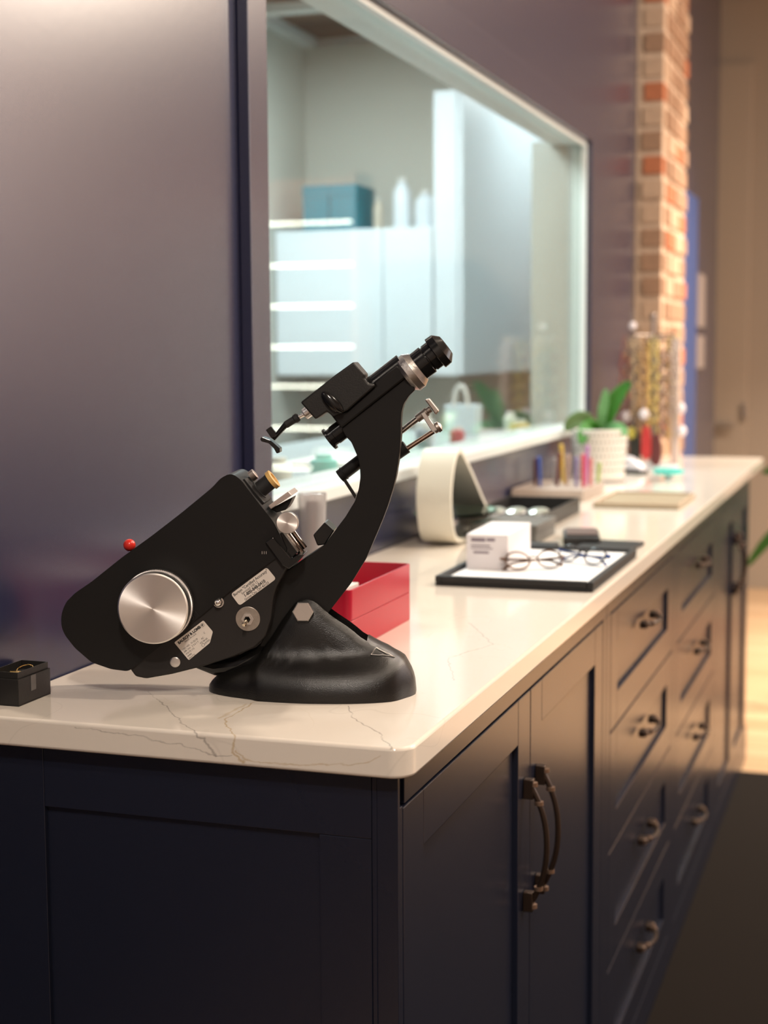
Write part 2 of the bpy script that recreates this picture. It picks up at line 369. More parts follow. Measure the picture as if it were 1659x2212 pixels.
# teal boxes etc. on top of the low cabinet
for (a, b, lab) in ((-1.115, -1.018, 'teal storage box on the white wall cabinet, left one'), (-1.014, -.915, 'teal storage box on the white wall cabinet, next to the clear jugs')):
    t = thing('storage_box', lab, 'box', ((a+b)/2, 3.92, 1.776), group='teal boxes on the cabinet')
    h = (b-a)/2
    bxo('body', (-h, h, -.10, .10, 0, .148), teal, t, .002)
    bxo('lid', (-h-.0015, h+.0015, -.102, .102, .115, .155), teal, t, .002)
def jug(loc, r, h, label, m, group=None):
    t = thing('plastic_jug', label, 'jug', loc, group=group)
    bm = new(); lathe(bm, (0, 0, 0), (0, 0, 1), [(0, r*.9), (.01, r), (h*.7, r), (h*.85, r*.6), (h*.9, r*.35), (h*.93, r*.35)], 24); obj('body', bm, m, t, smooth=True)
    bm = new(); lathe(bm, (0, 0, h*.93), (0, 0, 1), [(0, r*.42), (h*.07, r*.42)], 20); obj('cap', bm, white, t, smooth=True)
frost = mat('frosted_plastic', (.66, .72, .76), .35)
jug((-.765, 3.88, 1.776), .032, .175, 'tall frosted jug on top of the low lab cabinet', frost)
jug((-.685, 3.90, 1.776), .038, .13, 'short frosted jug against the tall lab cabinet', frost)
jug((-.860, 3.90, 1.776), .018, .11, 'small beige bottle between teal box and tall jug', mat('beige_bottle', (.5, .45, .36), .4))
# things on the lab worktop
def bag(loc, wd, h, label):
    t = thing('tote_bag', label, 'bag', loc)
    bm = new(); prism(bm, [(-wd*.46, 0), (wd*.46, 0), (wd*.5, h), (-wd*.5, h)], -.035, .035); obj('body', bm, mat('pale_bag', (.62, .72, .76), .6), t, .003)
    bm = new(); tube(bm, [(-wd*.22+wd*.44*(1-math.cos(a))/2, -.03, h-.01+math.sin(a)*h*.8) for a in [math.pi*i/14 for i in range(15)]], .006); obj('handle', bm, white, t, smooth=True)
bag((-.33, 3.12, 1.1005), .10, .085, 'pale shopping bag with a looped handle behind the window')
clut = [(-.235, 1.42, .030, .035, 'bottle', white, 'small white bottle at the near end of the lab bench'),
        (-.205, 1.60, .028, .030, 'jar', turq, 'turquoise capped jar near the window sill behind the tester arm'),
        (-.20, 1.20, .022, .028, 'jar', mat('red_cap', (.6, .05, .08), .4), 'red capped pot at the near end of the lab bench'),
        (-.30, 1.30, .03, .05, 'bottle', mat('blue_bottle', (.10, .25, .45), .4), 'blue bottle at the near end of the lab bench'),
        (-.36, 2.35, .022, .07, 'bottle', mat('blue_bottle2', (.16, .40, .55), .4), 'blue bottle on the lab bench between the arm and the bag'),
        (-.30, 2.20, .018, .06, 'bottle', frost, 'frosted bottle on the lab bench behind the chrome rods'),
        (-.42, 2.50, .03, .08, 'bottle', frost, 'large frosted bottle on the lab bench'),
        (-.25, 2.45, .02, .05, 'bottle', mat('grey_bottle', (.3, .36, .40), .4), 'grey bottle on the lab bench near the bag'),
        (-.34, 2.75, .025, .06, 'bottle', white, 'white bottle on the lab bench left of the bag'),
        (-.22, 2.66, .02, .035, 'jar', mat('red_pot', (.5, .08, .10), .4), 'little dark red pot on the lab bench'),
        (-.14, 3.05, .03, .035, 'bowl', mat('yellow_pot', (.62, .42, .12), .4), 'yellow pot at the far right of the lab bench'),
        (-.20, 3.18, .02, .05, 'bottle', cream, 'cream bottle beside the yellow pot')]
for x, y, r, h, k, mm, lab in clut:
    t = thing('bottle' if k == 'bottle' else 'jar', lab, k, (x, y, 1.1005)); h *= 1.25
    bm = new(); lathe(bm, (0, 0, 0), (0, 0, 1), [(0, r*.95), (.003, r), (h*.7, r), (h*.8, r*.6)], 20); obj('body', bm, mm, t, smooth=True)
    bm = new(); lathe(bm, (0, 0, h*.8), (0, 0, 1), [(0, r*.62), (h*.2, r*.62)], 20); obj('cap', bm, mm if mm is turq else white, t, smooth=True)
t = thing('paper_stack', 'white papers lying on the lab bench just inside the window', 'paper', (-.24, 1.85, 1.1005)); bxo('sheet', (-.10, .09, -.16, .16, 0, .012), paper, t)

# ---- brick column, blue door, signs, far wall
bm = new(); box(bm, .001, .094, 4.225, 4.84, 0, 3.3, 0)
nrow = 39
for k in range(nrow):
    z = k*.085+.012; mi = random.choice([1, 1, 1, 2, 3, 3]); j = random.uniform(-.004, .004)
    box(bm, .026+j, .092+random.uniform(0, .006), 4.216+random.uniform(-.003, .003), 4.30, z, z+.062, mi)
    yy = 4.30+(.10 if k % 2 else 0)
    if k % 2: box(bm, .06, .100+random.uniform(0, .005), 4.30, 4.385, z, z+.062, random.choice([1, 1, 3]))
    while yy < 4.83:
        box(bm, .06, .100+random.uniform(-.002, .006), yy+.012, min(yy+.2, 4.838), z, z+.062, random.choice([1, 1, 3, 2, 1])); yy += .212
o = obj('brick_column', bm, [mortar]+brk, None, .003); tag(o, 'rough exposed brick column standing out from the navy wall', 'column')
D1 = bpy.data.objects.new('door_1', None); COL.objects.link(D1); D1['kind'] = 'structure'
bxo('door_leaf', (.001, .02, 5.02, 5.88, 0, 2.03), bluep, D1, .003)
for za, zb, lab in ((1.45, 1.70, 'taller pale wall plate above the other beyond the blue door'), (1.255, 1.41, 'shorter pale wall plate beyond the blue door')):
    t = thing('wall_sign', lab, 'sign', (.001, 6.13, za)); bxo('plate', (0, .012, -.13, .13, 0, zb-za), mat('pale_plate', (.22, .18, .165), .5), t, .002)
D2 = bpy.data.objects.new('door_2', None); COL.objects.link(D2); D2['kind'] = 'structure'
bxo('door_leaf', (-.62, .112, 7.425, 7.448, 0, 2.9), mat('beige_door_paint', (.30, .24, .185), .5), D2, .004)
bm = new(); tube(bm, [(-.035, 7.42, .918), (-.035, 7.38, .918), (.05, 7.38, .918)], .011); obj('door_handle', bm, brownsteel, D2, smooth=True)
bxo('lock_plate', (.088, .108, 7.405, 7.424, .95, 1.04), brownsteel, D2, .003)

# ---- lit display on the far side of the shop (mirrored by the window glass)
t = thing('display_shelves', 'lit wooden display shelving mirrored in the window glass', 'shelf', (2.25, 6.6, 0))
bxo('back_panel', (-.42, .75, .16, .18, .0, 2.3), woodbrown, t)
bxo('side_panel', (-.42, -.40, -.1, .16, 0, 2.3), woodbrown, t); bxo('side_panel', (.75, .77, -.1, .16, 0, 2.3), woodbrown, t)
for z in (2.03, 1.805, 1.585, 1.365, 1.15, .92, .70):
    s = bxo('shelf', (-.40, .75, -.09, .16, z, z+.012), woodbrown, t)
    bxo('light_strip', (-.395, .745, -.105, -.091, z-.001, z+.012), led, s)

# ---- floor mat
o = bxo('floor_mat', (.4655, 2.2, -2.5, 3.55, .001, .010), matte); tag(o, 'dark brown runner mat along the cabinets', 'mat')

# ================================================================== CABINETS
XF = .465
def front(name, parent, y0, y1, z0, z1, st=.066, rail=.058):
    bm = new(); x0, x1 = XF-.019, XF
    box(bm, x0, x1, y0, y0+st, z0, z1); box(bm, x0, x1, y1-st, y1, z0, z1)
    box(bm, x0, x1, y0+st+.0002, y1-st-.0002, z1-rail, z1); box(bm, x0, x1, y0+st+.0002, y1-st-.0002, z0, z0+rail)
    box(bm, x0, x1-.007, y0+st-.002, y1-st+.002, z0+rail-.002, z1-rail+.002)
    return obj(name, bm, navy, parent, .0012)
def pull(parent, y, z, vert=True, L=.076, out=.030):
    def P(s, x, o=0): return (XF+x, y+(o if vert else s), z+(s if vert else o))
    bm = new(); pts = []; rs = []
    for i in range(21):
        s = -1+i/10; x = .010+(out-.010)*(1-abs(s)**2.2); pts.append(P(s*L, x)); rs.append(.0038)
    tube(bm, pts, rs, 12)
    for s in (-1, 1):
        c = P(s*L*.98, .010); 
        if vert: box(bm, XF+.0002, XF+.013, y-.006, y+.006, c[2]-.013, c[2]+.013)
        else: box(bm, XF+.0002, XF+.013, c[1]-.013, c[1]+.013, z-.006, z+.006)
    h = obj('handle', bm, bronze, parent, .0012, smooth=True)
    for s in (-1, 1):
        for q in (1.06, .74):
            x = .012 if q > 1 else .010+(out-.010)*(1-(.74)**2.2)
            a, b = P(s*(L*q-.0025), x), P(s*(L*q+.0025), x)
            bm = new(); lathe(bm, a, Vector(b)-Vector(a), [(0, .0058), (.005, .0058)], 14)
            obj('collar', bm, mat('worn_bronze', (.26, .17, .12), .38, .7), h, smooth=True)
ZB, ZTOP = .085, .912
def carcass(t, y0, y1, stiles, toprail=True):
    bm = new(); box(bm, .003, XF-.021, y0, y1, 0.0, ZT-.031); obj('body', bm, mat('cabinet_inside_navy', (.012, .014, .028), .5), t)  # body in one even dark navy, visible through the gaps between fronts
    bm = new()
    for a, b in stiles: box(bm, XF-.0208, XF, a, b, ZB-.003, ZTOP+.003)
    box(bm, XF-.0208, XF, y0, y1, ZTOP+.003, ZT-.0312); box(bm, XF-.0208, XF, y0, y1, 0.0, ZB-.003)
    obj('face_frame', bm, navy, t, .0008)
# A: door cabinet with shaker end panel
t = thing('base_cabinet', 'navy double-door base cabinet nearest, with a shaker end panel', 'cabinet')
carcass(t, .0405, 1.129, [(.0262, .0335), (1.097, 1.129)])
d = front('door', t, .037, .5765, ZB, ZTOP); pull(d, .543, .716)
d = front('door', t, .5795, 1.094, ZB, ZTOP); pull(d, .612, .716)
bm = new(); zt = ZT-.0312
box(bm, .003, .081, .020, .0265, 0, zt); box(bm, .0813, .438, .020, .0265, .8835, zt); box(bm, .3843, .438, .020, .0265, 0, .883)
box(bm, .0815, .384, .0262, .040, 0, .8835); box(bm, .003, .438, .0265, .040, .0, zt); box(bm, .0813, .384, .020, .0265, 0, .06)
obj('end_panel', bm, navy, t, .0006)
bm = new(); box(bm, .4385, XF-.0215, .020, .040, 0, zt); box(bm, XF-.0215, XF, .020, .0260, 0, zt); box(bm, XF-.0208, XF, .0262, .04, 0, .0115); obj('end_stile', bm, navy, t, .0006)
names = ['topmost', 'second', 'third', 'lowest']
def drawers(label, y0, y1, dy0, dy1):
    t = thing('drawer_cabinet', label, 'cabinet')
    carcass(t, y0, y1, [(y0, dy0-.003), (dy1+.003, y1)])
    for a, b in ((.711, .912), (.504, .708), (.296, .501), (.085, .293)):
        d = front('drawer', t, dy0, dy1, a, b, .066, .058); pull(d, (dy0+dy1)/2, (a+b)/2+.03, False, .058, .027)
drawers('navy four-drawer base cabinet next to the near door cabinet', 1.131, 1.949, 1.169, 1.907)
drawers('navy four-drawer base cabinet further along, before the far doors', 1.951, 2.764, 1.997, 2.712)
t = thing('base_cabinet', 'navy double-door base cabinet at the far end of the counter', 'cabinet')
carcass(t, 2.766, 3.68, [(2.766, 2.814), (3.655, 3.68)])
d = front('door', t, 2.817, 3.232, ZB, ZTOP); pull(d, 3.195, .72)
d = front('door', t, 3.235, 3.652, ZB, ZTOP); pull(d, 3.275, .72)
bxo('foot', (.40, XF, 3.682, 3.74, 0, .11), navy, t, .002)

# worktop with rounded corner
def slab():
    bm = new(); pts = []
    x1, y0s = .4828, 0.0; r = .022
    for i in range(9):
        a = -math.pi/2+math.pi/2*i/8; pts.append((x1-r+r*math.cos(a), y0s+r+r*math.sin(a)))
    r2 = .03
    for i in range(9):
        a = math.pi/2*i/8; pts.append((x1-r2+r2*math.cos(a), YE-r2+r2*math.sin(a)))
    pts += [(.002, YE), (.002, y0s)]
    f = [bm.verts.new((x, y, ZT-.0305)) for x, y in pts]; g = [bm.verts.new((x, y, ZT)) for x, y in pts]; n = len(pts)
    bm.faces.new(f[::-1]); bm.faces.new(g)
    for i in range(n): bm.faces.new((f[i], f[(i+1) % n], g[(i+1) % n], g[i]))
    o = obj('worktop', bm, QZ, None, .0035, smooth=True, seg=3); return o
tag(slab(), 'white veined quartz worktop on the navy cabinets', 'worktop')

# ================================================================== LENSMETER
DEV = {
  'housing': [[-209.6, 27.2], [-228.6, 29.4], [-249.9, 36.7], [-267.7, 52.2], [-278.9, 66.9], [-282.3, 76.8], [-281.6, 90.0], [-276.2, 102.3], [-266.1, 112.2], [-247.6, 124.6], [-214.1, 150.9], [-180.8, 174.6], [-147.7, 199.7], [-114.8, 226.3], [-105.0, 236.7], [-94.4, 241.8], [-84.0, 235.1], [-77.7, 226.3], [-66.7, 211.9], [-49.3, 189.5], [-41.4, 172.7], [-35.2, 158.2], [-46.9, 151.7], [-96.5, 116.1], [-130.3, 87.5], [-171.9, 57.2]],
  'cover': [[-208.3, 27.1], [-202.8, 21.0], [-191.3, 18.7], [-163.2, 23.9], [-126.8, 33.4], [-95.6, 43.6], [-72.6, 53.6], [-61.0, 65.2], [-54.2, 84.8], [-51.5, 107.6], [-47.3, 120.7], [-39.0, 135.3], [-34.0, 143.4], [-46.9, 150.3], [-96.3, 114.8], [-130.1, 86.2], [-171.7, 55.8]],
  'arm': [[20.8, 287.4], [90.0, 340.9], [100.1, 328.6], [93.2, 322.0], [87.8, 314.1], [85.1, 304.8], [84.4, 294.2], [84.4, 280.9], [83.3, 264.9], [81.5, 251.5], [78.8, 235.4], [75.4, 222.0], [69.9, 204.5], [65.2, 192.2], [59.2, 177.6], [46.0, 147.1], [29.9, 120.9], [9.4, 94.5], [-5.3, 75.4], [-28.9, 59.0], [-49.5, 47.0], [-67.1, 45.4], [-73.0, 45.3], [-62.4, 69.0], [-56.9, 91.1], [-52.9, 117.5], [-44.0, 130.7], [-36.7, 136.5], [-29.3, 140.9], [-19.1, 148.3], [-6.0, 157.0], [1.3, 161.7], [7.2, 170.1], [13.8, 178.9], [24.7, 193.3], [34.9, 209.9], [39.1, 223.3], [40.9, 235.4], [40.3, 247.5], [38.0, 256.9], [35.4, 263.6], [31.4, 272.9], [25.4, 278.9]],
  'basetop': [[-128.2, 6.6], [-122.9, 14.1], [-112.3, 22.4], [-97.4, 28.6], [-78.0, 35.5], [-70.5, 41.5], [-68.9, 48.9], [-59.9, 62.4], [-53.9, 71.3], [-46.3, 84.7], [-35.9, 99.5], [-29.9, 107.7], [-22.5, 111.4], [-15.2, 111.2], [-7.9, 107.8], [8.0, 92.5], [28.4, 77.9], [41.4, 66.2], [57.4, 56.8], [69.1, 51.4], [77.8, 45.6], [86.5, 38.3], [95.2, 23.9], [98.5, 12.1], [99.0, 0.2]],
  'rail': [[21.2, 287.6], [9.3, 303.2], [27.4, 306.5], [57.6, 332.6], [55.6, 336.2], [80.3, 354.9], [84.3, 351.9], [90.2, 340.9]],
  'block': [[-21.4, 315.6], [16.1, 344.5], [35.5, 358.2], [47.3, 344.3], [45.9, 341.0], [51.2, 335.1], [56.5, 334.4], [58.4, 332.8], [28.4, 306.9], [13.1, 300.3], [6.7, 305.6], [-5.6, 297.4]],
  'wheel': [[2.5, 325.5], [5.8, 326.8], [16.3, 317.6], [24.8, 305.7], [22.8, 303.3], [18.2, 303.1], [9.6, 312.3]],
  'ring_c': [97.3, 347.7],
  'eyeaxis': [88.5, 341.7, 130.7, 374.0],
  'stub': [5.9, 274.7, 19.5, 285.1],
  'pin': [-18.3, 303.0, -29.2, 297.6],
  'collar': [-16.2, 304.6, -20.3, 301.7],
  'barrel': [-27.1, 299.0, -40.8, 290.5],
  'taper': [-40.8, 290.5, -54.0, 275.3],
  'claw': [[[-59.9, 286.5], [-57.2, 287.8], [-51.9, 280.4], [-53.9, 277.7]], [[-66.2, 275.7], [-64.2, 277.0], [-54.0, 273.0], [-47.3, 266.2], [-48.7, 262.8], [-51.4, 264.9], [-55.4, 270.3], [-64.9, 274.3]], [[-51.2, 275.0], [-47.9, 273.6], [-43.8, 268.2], [-46.6, 264.2], [-50.6, 269.6]]],
  'rod1': [81.5, 281.8, 102.4, 297.9],
  'rod1b': [99.7, 296.0, 114.5, 306.9],
  'cap1': [[108.5, 317.0], [113.2, 318.3], [123.9, 304.9], [120.5, 300.5]],
  'link': [[104.2, 301.6], [108.5, 303.6], [122.1, 284.2], [116.7, 281.8]],
  'rod2': [86.8, 262.7, 117.8, 282.6],
  'ball': [121.8, 286.8],
  'sleeve': [77.4, 258.7, 88.2, 266.1],
  'tube': [15.6, 233.7, 42.2, 254.0],
  'lever': [[19.0, 230.3], [22.0, 231.7], [33.8, 213.4], [32.4, 209.3]],
  'brass': [-57.5, 230.4, -52.9, 233.8],
  'btube': [-69.2, 221.0, -57.5, 230.4],
  'endplate': [[-86.1, 231.0], [-81.8, 235.3], [-60.5, 209.2], [-65.5, 203.8]],
  'ttable': [[-57.8, 205.2], [-36.0, 220.8], [-31.8, 216.6], [-54.8, 201.9]],
  'tblack': [[-56.1, 200.8], [-32.2, 213.5], [-35.9, 205.7], [-39.6, 200.2], [-50.0, 197.1]],
  'knob2': [-34.2, 189.5],
  'rodc': [-40.8, 175.8, -22.8, 151.0],
  'slide': [[-58.4, 168.3], [-50.0, 174.3], [-38.5, 175.8], [-16.6, 155.6], [-24.6, 145.8], [-33.3, 139.7], [-46.8, 150.0]],
  'slide2': [[-40.9, 173.8], [-35.0, 178.2], [-18.0, 155.2], [-16.6, 149.4], [-26.8, 142.1]],
  'abox': [[-11.9, 171.8], [0.9, 186.1], [11.0, 176.7], [0.7, 161.4], [-7.4, 160.1]],
  'knob': [-174.7, 100.8],
  'knobr': [-176.0, 100.1],
  'ballscrew': [-110.1, 103.2],
  'rivet': [-158.9, 37.4],
  'washer': [-78.9, 85.4],
  'leverswitch': [-79.5, 83.2],
  'red': [-216.2, 158.4],
  'hex': [-20.2, 92.5],
  'sc': [-139.4, 86.6],
  'pivot': [-140.2, 87.0],
  'st1': [[-97.0, 112.0], [-57.9, 141.1], [-47.9, 128.7], [-87.8, 99.4]],
  'st2': [[-159.4, 58.8], [-127.2, 83.3], [-117.1, 71.0], [-120.6, 58.8], [-143.8, 39.6]],
  'tri': [[52.8, 62.9], [59.9, 62.1], [73.9, 48.6], [54.9, 56.0]],
}
LM = thing('lensmeter', 'black cast-metal lensmeter tilted back on its hinged base', 'optical instrument', (0.3216, 0.2078, ZT), R(14))
mm = .001
def P2(l): return [(a*mm, b*mm) for a, b in l]
# --- hinge base loft
top = DEV['basetop']
def hprof(u):
    if u <= top[0][0]: return 0
    for (a, b), (c, d) in zip(top, top[1:]):
        if a <= u <= c: return b+(d-b)*(u-a)/(c-a) if c > a else d
    return 0
US = [-128, -127, -124.5, -120, -114, -106, -97, -88, -80, -74, -70, -66, -61, -56, -51, -46, -41, -36, -31, -26, -21, -16, -11, -6, 0, 6, 12, 19, 26, 33, 40, 47, 54, 61, 68, 75, 81, 86, 90, 93.5, 96, 97.8, 98.8]
bm = new(); rings = []
for u in US:
    h = max(hprof(u), 1.5)
    tt = (u+14.6)/114.2; tt = max(-1, min(1, tt)); Wb = 58*(1-abs(tt)**(2.3 if tt < 0 else 3.0))**.5
    if tt < 0: Wb *= (1-.22*abs(tt))
    Wb = max(Wb, 1.2)
    ds = min(h, 40) if h > 40 else h
    ring = []
    zs = [0, .03, .07, .12, .18, .25, .33, .42, .52, .62, .71, .79, .86, .92, .96, .985, 1.0]
    wt = min(25, Wb*.8)
    for f in zs:
        z = h*f
        dome = Wb*max(0, 1-(z/max(ds*1.12, .1))**2.4)**.5 if z < ds*1.12 else 0
        if f > .999 and h <= 40: dome = 0
        if h > 30:
            k = min(1, (h-30)/15); ch = (wt+(1-f)*9)*max(0, 1-f**7)**.5*k
        else: ch = 0
        wv = (dome**3+ch**3)**(1/3)
        if f > .999: wv = 0
        ring.append((wv, z))
    full = [(-a, z) for a, z in ring]+[(a, z) for a, z in ring[-2::-1]]
    rings.append([bm.verts.new((u*mm, a*mm, z*mm)) for a, z in full])
for p, q in zip(rings, rings[1:]):
    for i in range(len(p)-1): bm.faces.new((p[i], p[i+1], q[i+1], q[i]))
    bm.faces.new((p[-1], p[0], q[0], q[-1]))
bm.faces.new(rings[0]); bm.faces.new(rings[-1][::-1])
base = obj('hinged_base', bm, crinkle, LM, smooth=False)
# slot for the arm
bmc = new(); prism(bmc, [(-.078, .046), (.012, .040), (.047, .052), (.047, .15), (-.078, .15)], -.0155, .0155); cut = obj('cut', bmc, crinkle, LM)
b = base.modifiers.new('b', 'BOOLEAN'); b.operation = 'DIFFERENCE'; b.object = cut; b.solver = 'EXACT'
bpy.context.view_layer.update()
me = bpy.data.meshes.new_from_object(base.evaluated_get(bpy.context.evaluated_depsgraph_get()))
base.modifiers.clear(); base.data = me; bpy.data.objects.remove(cut)
for p in me.polygons: p.use_smooth = True
try: me.set_sharp_from_angle(angle=R(50))
except Exception: pass
tree = BVHTree.FromPolygons([v.co for v in me.vertices], [list(p.vertices) for p in me.polygons])
# triangular emblem lying on the slope
def onbase(u, w_):
    h = tree.ray_cast(Vector((u*mm, w_*mm, .3)), Vector((0, 0, -1))); return (h[0], h[1])
bm = new(); tri = [(52, -26), (57, -18), (77, -20)]
ep = []
for i in range(3):
    for s in range(6):
        a, c = tri[i], tri[(i+1) % 3]; q = (a[0]+(c[0]-a[0])*s/6, a[1]+(c[1]-a[1])*s/6); hh = onbase(*q); ep.append(hh[0]+hh[1]*.0007)
ep.append(ep[0]); tube(bm, ep, .0005, 6); obj('triangle_emblem', bm, alu, base)
# hex pivot bolt
hx, hz = DEV['hex']
bm = new(); lathe(bm, (hx*mm, -.0245, hz*mm), (0, -1, 0), [(0, .0115), (.006, .0115), (.0068, .0105)], 6); obj('pivot_bolt', bm, alu, base)
# --- arm
bm = new(); prism(bm, smoothpoly(densify(P2(DEV['arm'])), 2), -.0125, .0125); arm = obj('curved_arm', bm, black, LM, .0015, smooth=True)
# --- housing and cover
bm = new(); prism(bm, smoothpoly(densify(P2(DEV['housing']), .009), 2), -.036, .036); H = obj('lamp_housing', bm, black, LM, .014, smooth=True, seg=7)
H.modifiers['bevel'].limit_method = 'WEIGHT'
wl = H.data.attributes.new('bevel_weight_edge', 'FLOAT', 'EDGE')
sa = [Vector((p[0]*mm, p[1]*mm)) for p in (DEV['housing'][22:]+DEV['housing'][:1])]
def nearseam(p):
    for a, b in zip(sa, sa[1:]):
        d_ = b-a; t_ = max(0, min(1, (p-a).dot(d_)/d_.length_squared))
        if (a+d_*t_-p).length < .003: return True
    return False
for e in H.data.edges:
    va, vb = [H.data.vertices[i].co for i in e.vertices]
    if abs(va.y-vb.y) < 1e-6 and not (nearseam(Vector((va.x, va.z))) and nearseam(Vector((vb.x, vb.z)))): wl.data[e.index].value = 1
cvp = list(DEV['cover']); cvp[-4:] = [[-56, 163.0], [-105.5, 127.5], [-139.5, 99.0], [-180.5, 68.5]]; cvp[0] = [-212, 34]
cvp = cvp[:12]+[[-47.3, 120.7], [-41.0, 133.0], [-37.5, 142.0]]+cvp[-4:] if False else cvp
bm = new(); prism(bm, smoothpoly(densify(P2(cvp), .006), 2), -.0335, .0335); CV = obj('side_cover', bm, mat('satin_black_cover', (.0155, .0135, .013), .50, spec=.35), LM, .002, smooth=True)
CV.modifiers['bevel'].limit_method = 'ANGLE'; CV.modifiers['bevel'].angle_limit = R(60)
# power drum
kx, kz = [v*mm for v in DEV['knob']]
bm = new(); lathe(bm, (kx, -.036, kz), (0, -1, 0), [(0, .0372), (.004, .0372), (.0045, .0385), (.0105, .0385), (.011, .0365), (.013, .0365), (.0135, .0378), (.0285, .0378), (.0295, .0368), (.030, .0362), (.0301, 0.0001)], 96)
KN = obj('power_drum', bm, BRU, LM, smooth=True)
KN.data.set_sharp_from_angle(angle=R(25))
# small end-disc cap of the drum has its own centre: recentre mesh so that the radial brushing turns about its axis
KN.data.transform(Matrix.Translation((-kx, 0, -kz))); KN.location = (kx, 0, kz)
bm = new()
for i in range(120):
    a = 2*math.pi*i/120; tube(bm, [(kx+.0386*math.cos(a), -.0405, kz+.0386*math.sin(a)), (kx+.0386*math.cos(a), -.0465, kz+.0386*math.sin(a))], .0005, 4)
obj('knurled_edge', bm, alu, KN); bpy.data.objects['knurled_edge'].location = (-kx, 0, -kz)
# screws etc.
bx_, bz_ = [v*mm for v in DEV['ballscrew']]
bm = new(); sphere(bm, (bx_, -.0375, bz_), .0046, 20, 12); lathe(bm, (bx_, -.033, bz_), (0, -1, 0), [(0, .0058), (.0025, .0058)], 24); obj('ball_screw', bm, chrome, LM, smooth=True)
rx, rz_ = [v*mm for v in DEV['rivet']]
bm = new(); lathe(bm, (rx, -.0334, rz_), (0, -1, 0), [(0, .0056), (.0006, .0056), (.0013, .0046), (.0016, .0001)], 32); obj('rivet', bm, alu, LM, smooth=True)
bm = new(); prism(bm, P2([(-139.1, 98.8), (-131.0, 88.2), (-139.5, 80.5), (-150.7, 86.6)]), -.0366, -.0350); obj('drum_bracket', bm, black, LM, .0004)
px_, pz_ = [v*mm for v in DEV['sc']]
bm = new(); lathe(bm, (px_, -.0362, pz_), (0, -1, 0), [(0, .0032), (.0015, .0032), (.0015, .0015), (.0006, .0015), (.0006, .0001)], 20); obj('screw', bm, gloss, LM, smooth=True)
wx, wz = [v*mm for v in DEV['washer']]
bm = new(); lathe(bm, (wx, -.0334, wz), (0, -1, 0), [(0, .0131), (.0012, .0131), (.0014, .0128)], 48); SW = obj('switch_plate', bm, mat('worn_plate', (.42, .38, .34), .36, .9, vary=.15, bscale=300), LM, smooth=True)
bm = new(); lathe(bm, (wx, -.0348, wz), (0, -1, 0), [(0, .0068), (.0022, .0068), (.0022, .0050), (.0042, .0050), (.0042, .0036), (.001, .0036)], 6); obj('hex_nut', bm, chrome, SW)
bm = new(); lathe(bm, (wx, -.0352, wz), (0, -1, 0), [(0, .0034), (.0008, .0034)], 20); obj('switch_bore', bm, gloss, SW)
bm = new(); lathe(bm, (wx, -.037, wz), (-.25, -1, -.45), [(0, .0014), (.007, .0024), (.010, .0026), (.0116, .0018), (.012, .0002)], 20); obj('toggle_lever', bm, mat('nickel', (.8, .7, .55), .15, 1), SW, smooth=True)
# red knob behind
bm = new(); sphere(bm, (-.2162, .008, .1588), .0068, 24, 16); obj('red_ball_knob', bm, redball, LM, smooth=True)
# --- stickers
def roundpoly(poly, r_):
    out = []; n = len(poly)
    for i in range(n):
        p = Vector(poly[i]); a = (Vector(poly[i-1])-p).normalized(); b = (Vector(poly[(i+1) % n])-p).normalized()
        A_, B_ = p+a*r_, p+b*r_
        for k in range(6):
            t_ = k/5; q = A_*(1-t_)**2+p*2*t_*(1-t_)+B_*t_**2; out.append((q.x, q.y))
    return out
def label_plate(name, poly, y):
    bm = new(); prism(bm, roundpoly(P2(poly), .0032 if len(poly) == 4 else .0016), y-.0003, y); o = obj(name, bm, sticker, LM, .0); return o
s1 = label_plate('service_sticker', DEV['st1'], -.0337)
s2 = label_plate('rating_plate', DEV['st2'], -.0337)
th = math.atan2(DEV['st1'][1][1]-DEV['st1'][0][1], DEV['st1'][1][0]-DEV['st1'][0][0])
def tm(u, v, y=-.03405, t=th): 
    ct, st = math.cos(t), math.sin(t)
    return Matrix(((ct, -st, 0, u), (0, 0, -1, y), (st, ct, 0, v), (0, 0, 0, 1)))
def along(poly, a, d, t=th):  # a mm along the top edge, d mm below it
    o = poly[0]; return ((o[0]+a*math.cos(t)+d*math.sin(t))*mm, (o[1]+a*math.sin(t)-d*math.cos(t))*mm)
L1 = DEV['st1']
for s, a, d, sz, bd, al in (('Burton "Certified Accuracy"', 24.4, 4.4, .0043, .00006, 'CENTER'), ('Serviced 100 12', 20.5, 7.9, .0037, 0, 'CENTER'),
                            ('1-800-848-0410', 24.4, 11.8, .0047, .00016, 'CENTER'), ('Grove City, OH 43123', 24.4, 15.2, .0037, .00003, 'CENTER')):
    lettering(s, sz, ink, s1, tm(*along(L1, a, d)), bd, al, squeeze=.93)
L2 = DEV['st2']; t2 = math.atan2(L2[1][1]-L2[0][1], L2[1][0]-L2[0][0])
def row2(s, a, d, sz, bd=0, al='LEFT', m=ink): lettering(s, sz, m, s2, tm(*along(L2, a, d, t2), y=-.03405, t=t2), bd, al, squeeze=.95)
row2('BAUSCH & LOMB', 3.0, 4.7, .0042, .00022)
row2('MADE IN U.S.A.', 9.5, 7.4, .0025)
row2('CAT. NO.  71-22-70', 2, 12.6, .0026); row2('SER. NO.  2 3 6 1 7', 2, 15.6, .0026); row2('VOLTS 115', 2, 18.6, .0026); row2('AMPS', 2, 21.6, .0026); row2('WATTS', 2, 24.4, .0026)
row2('AC', 26, 15.6, .0026); row2('HZ 50-60', 22, 18.6, .0026); row2('LISTED', 25.5, 21.6, .0026); row2('C', 32, 12.2, .0026)
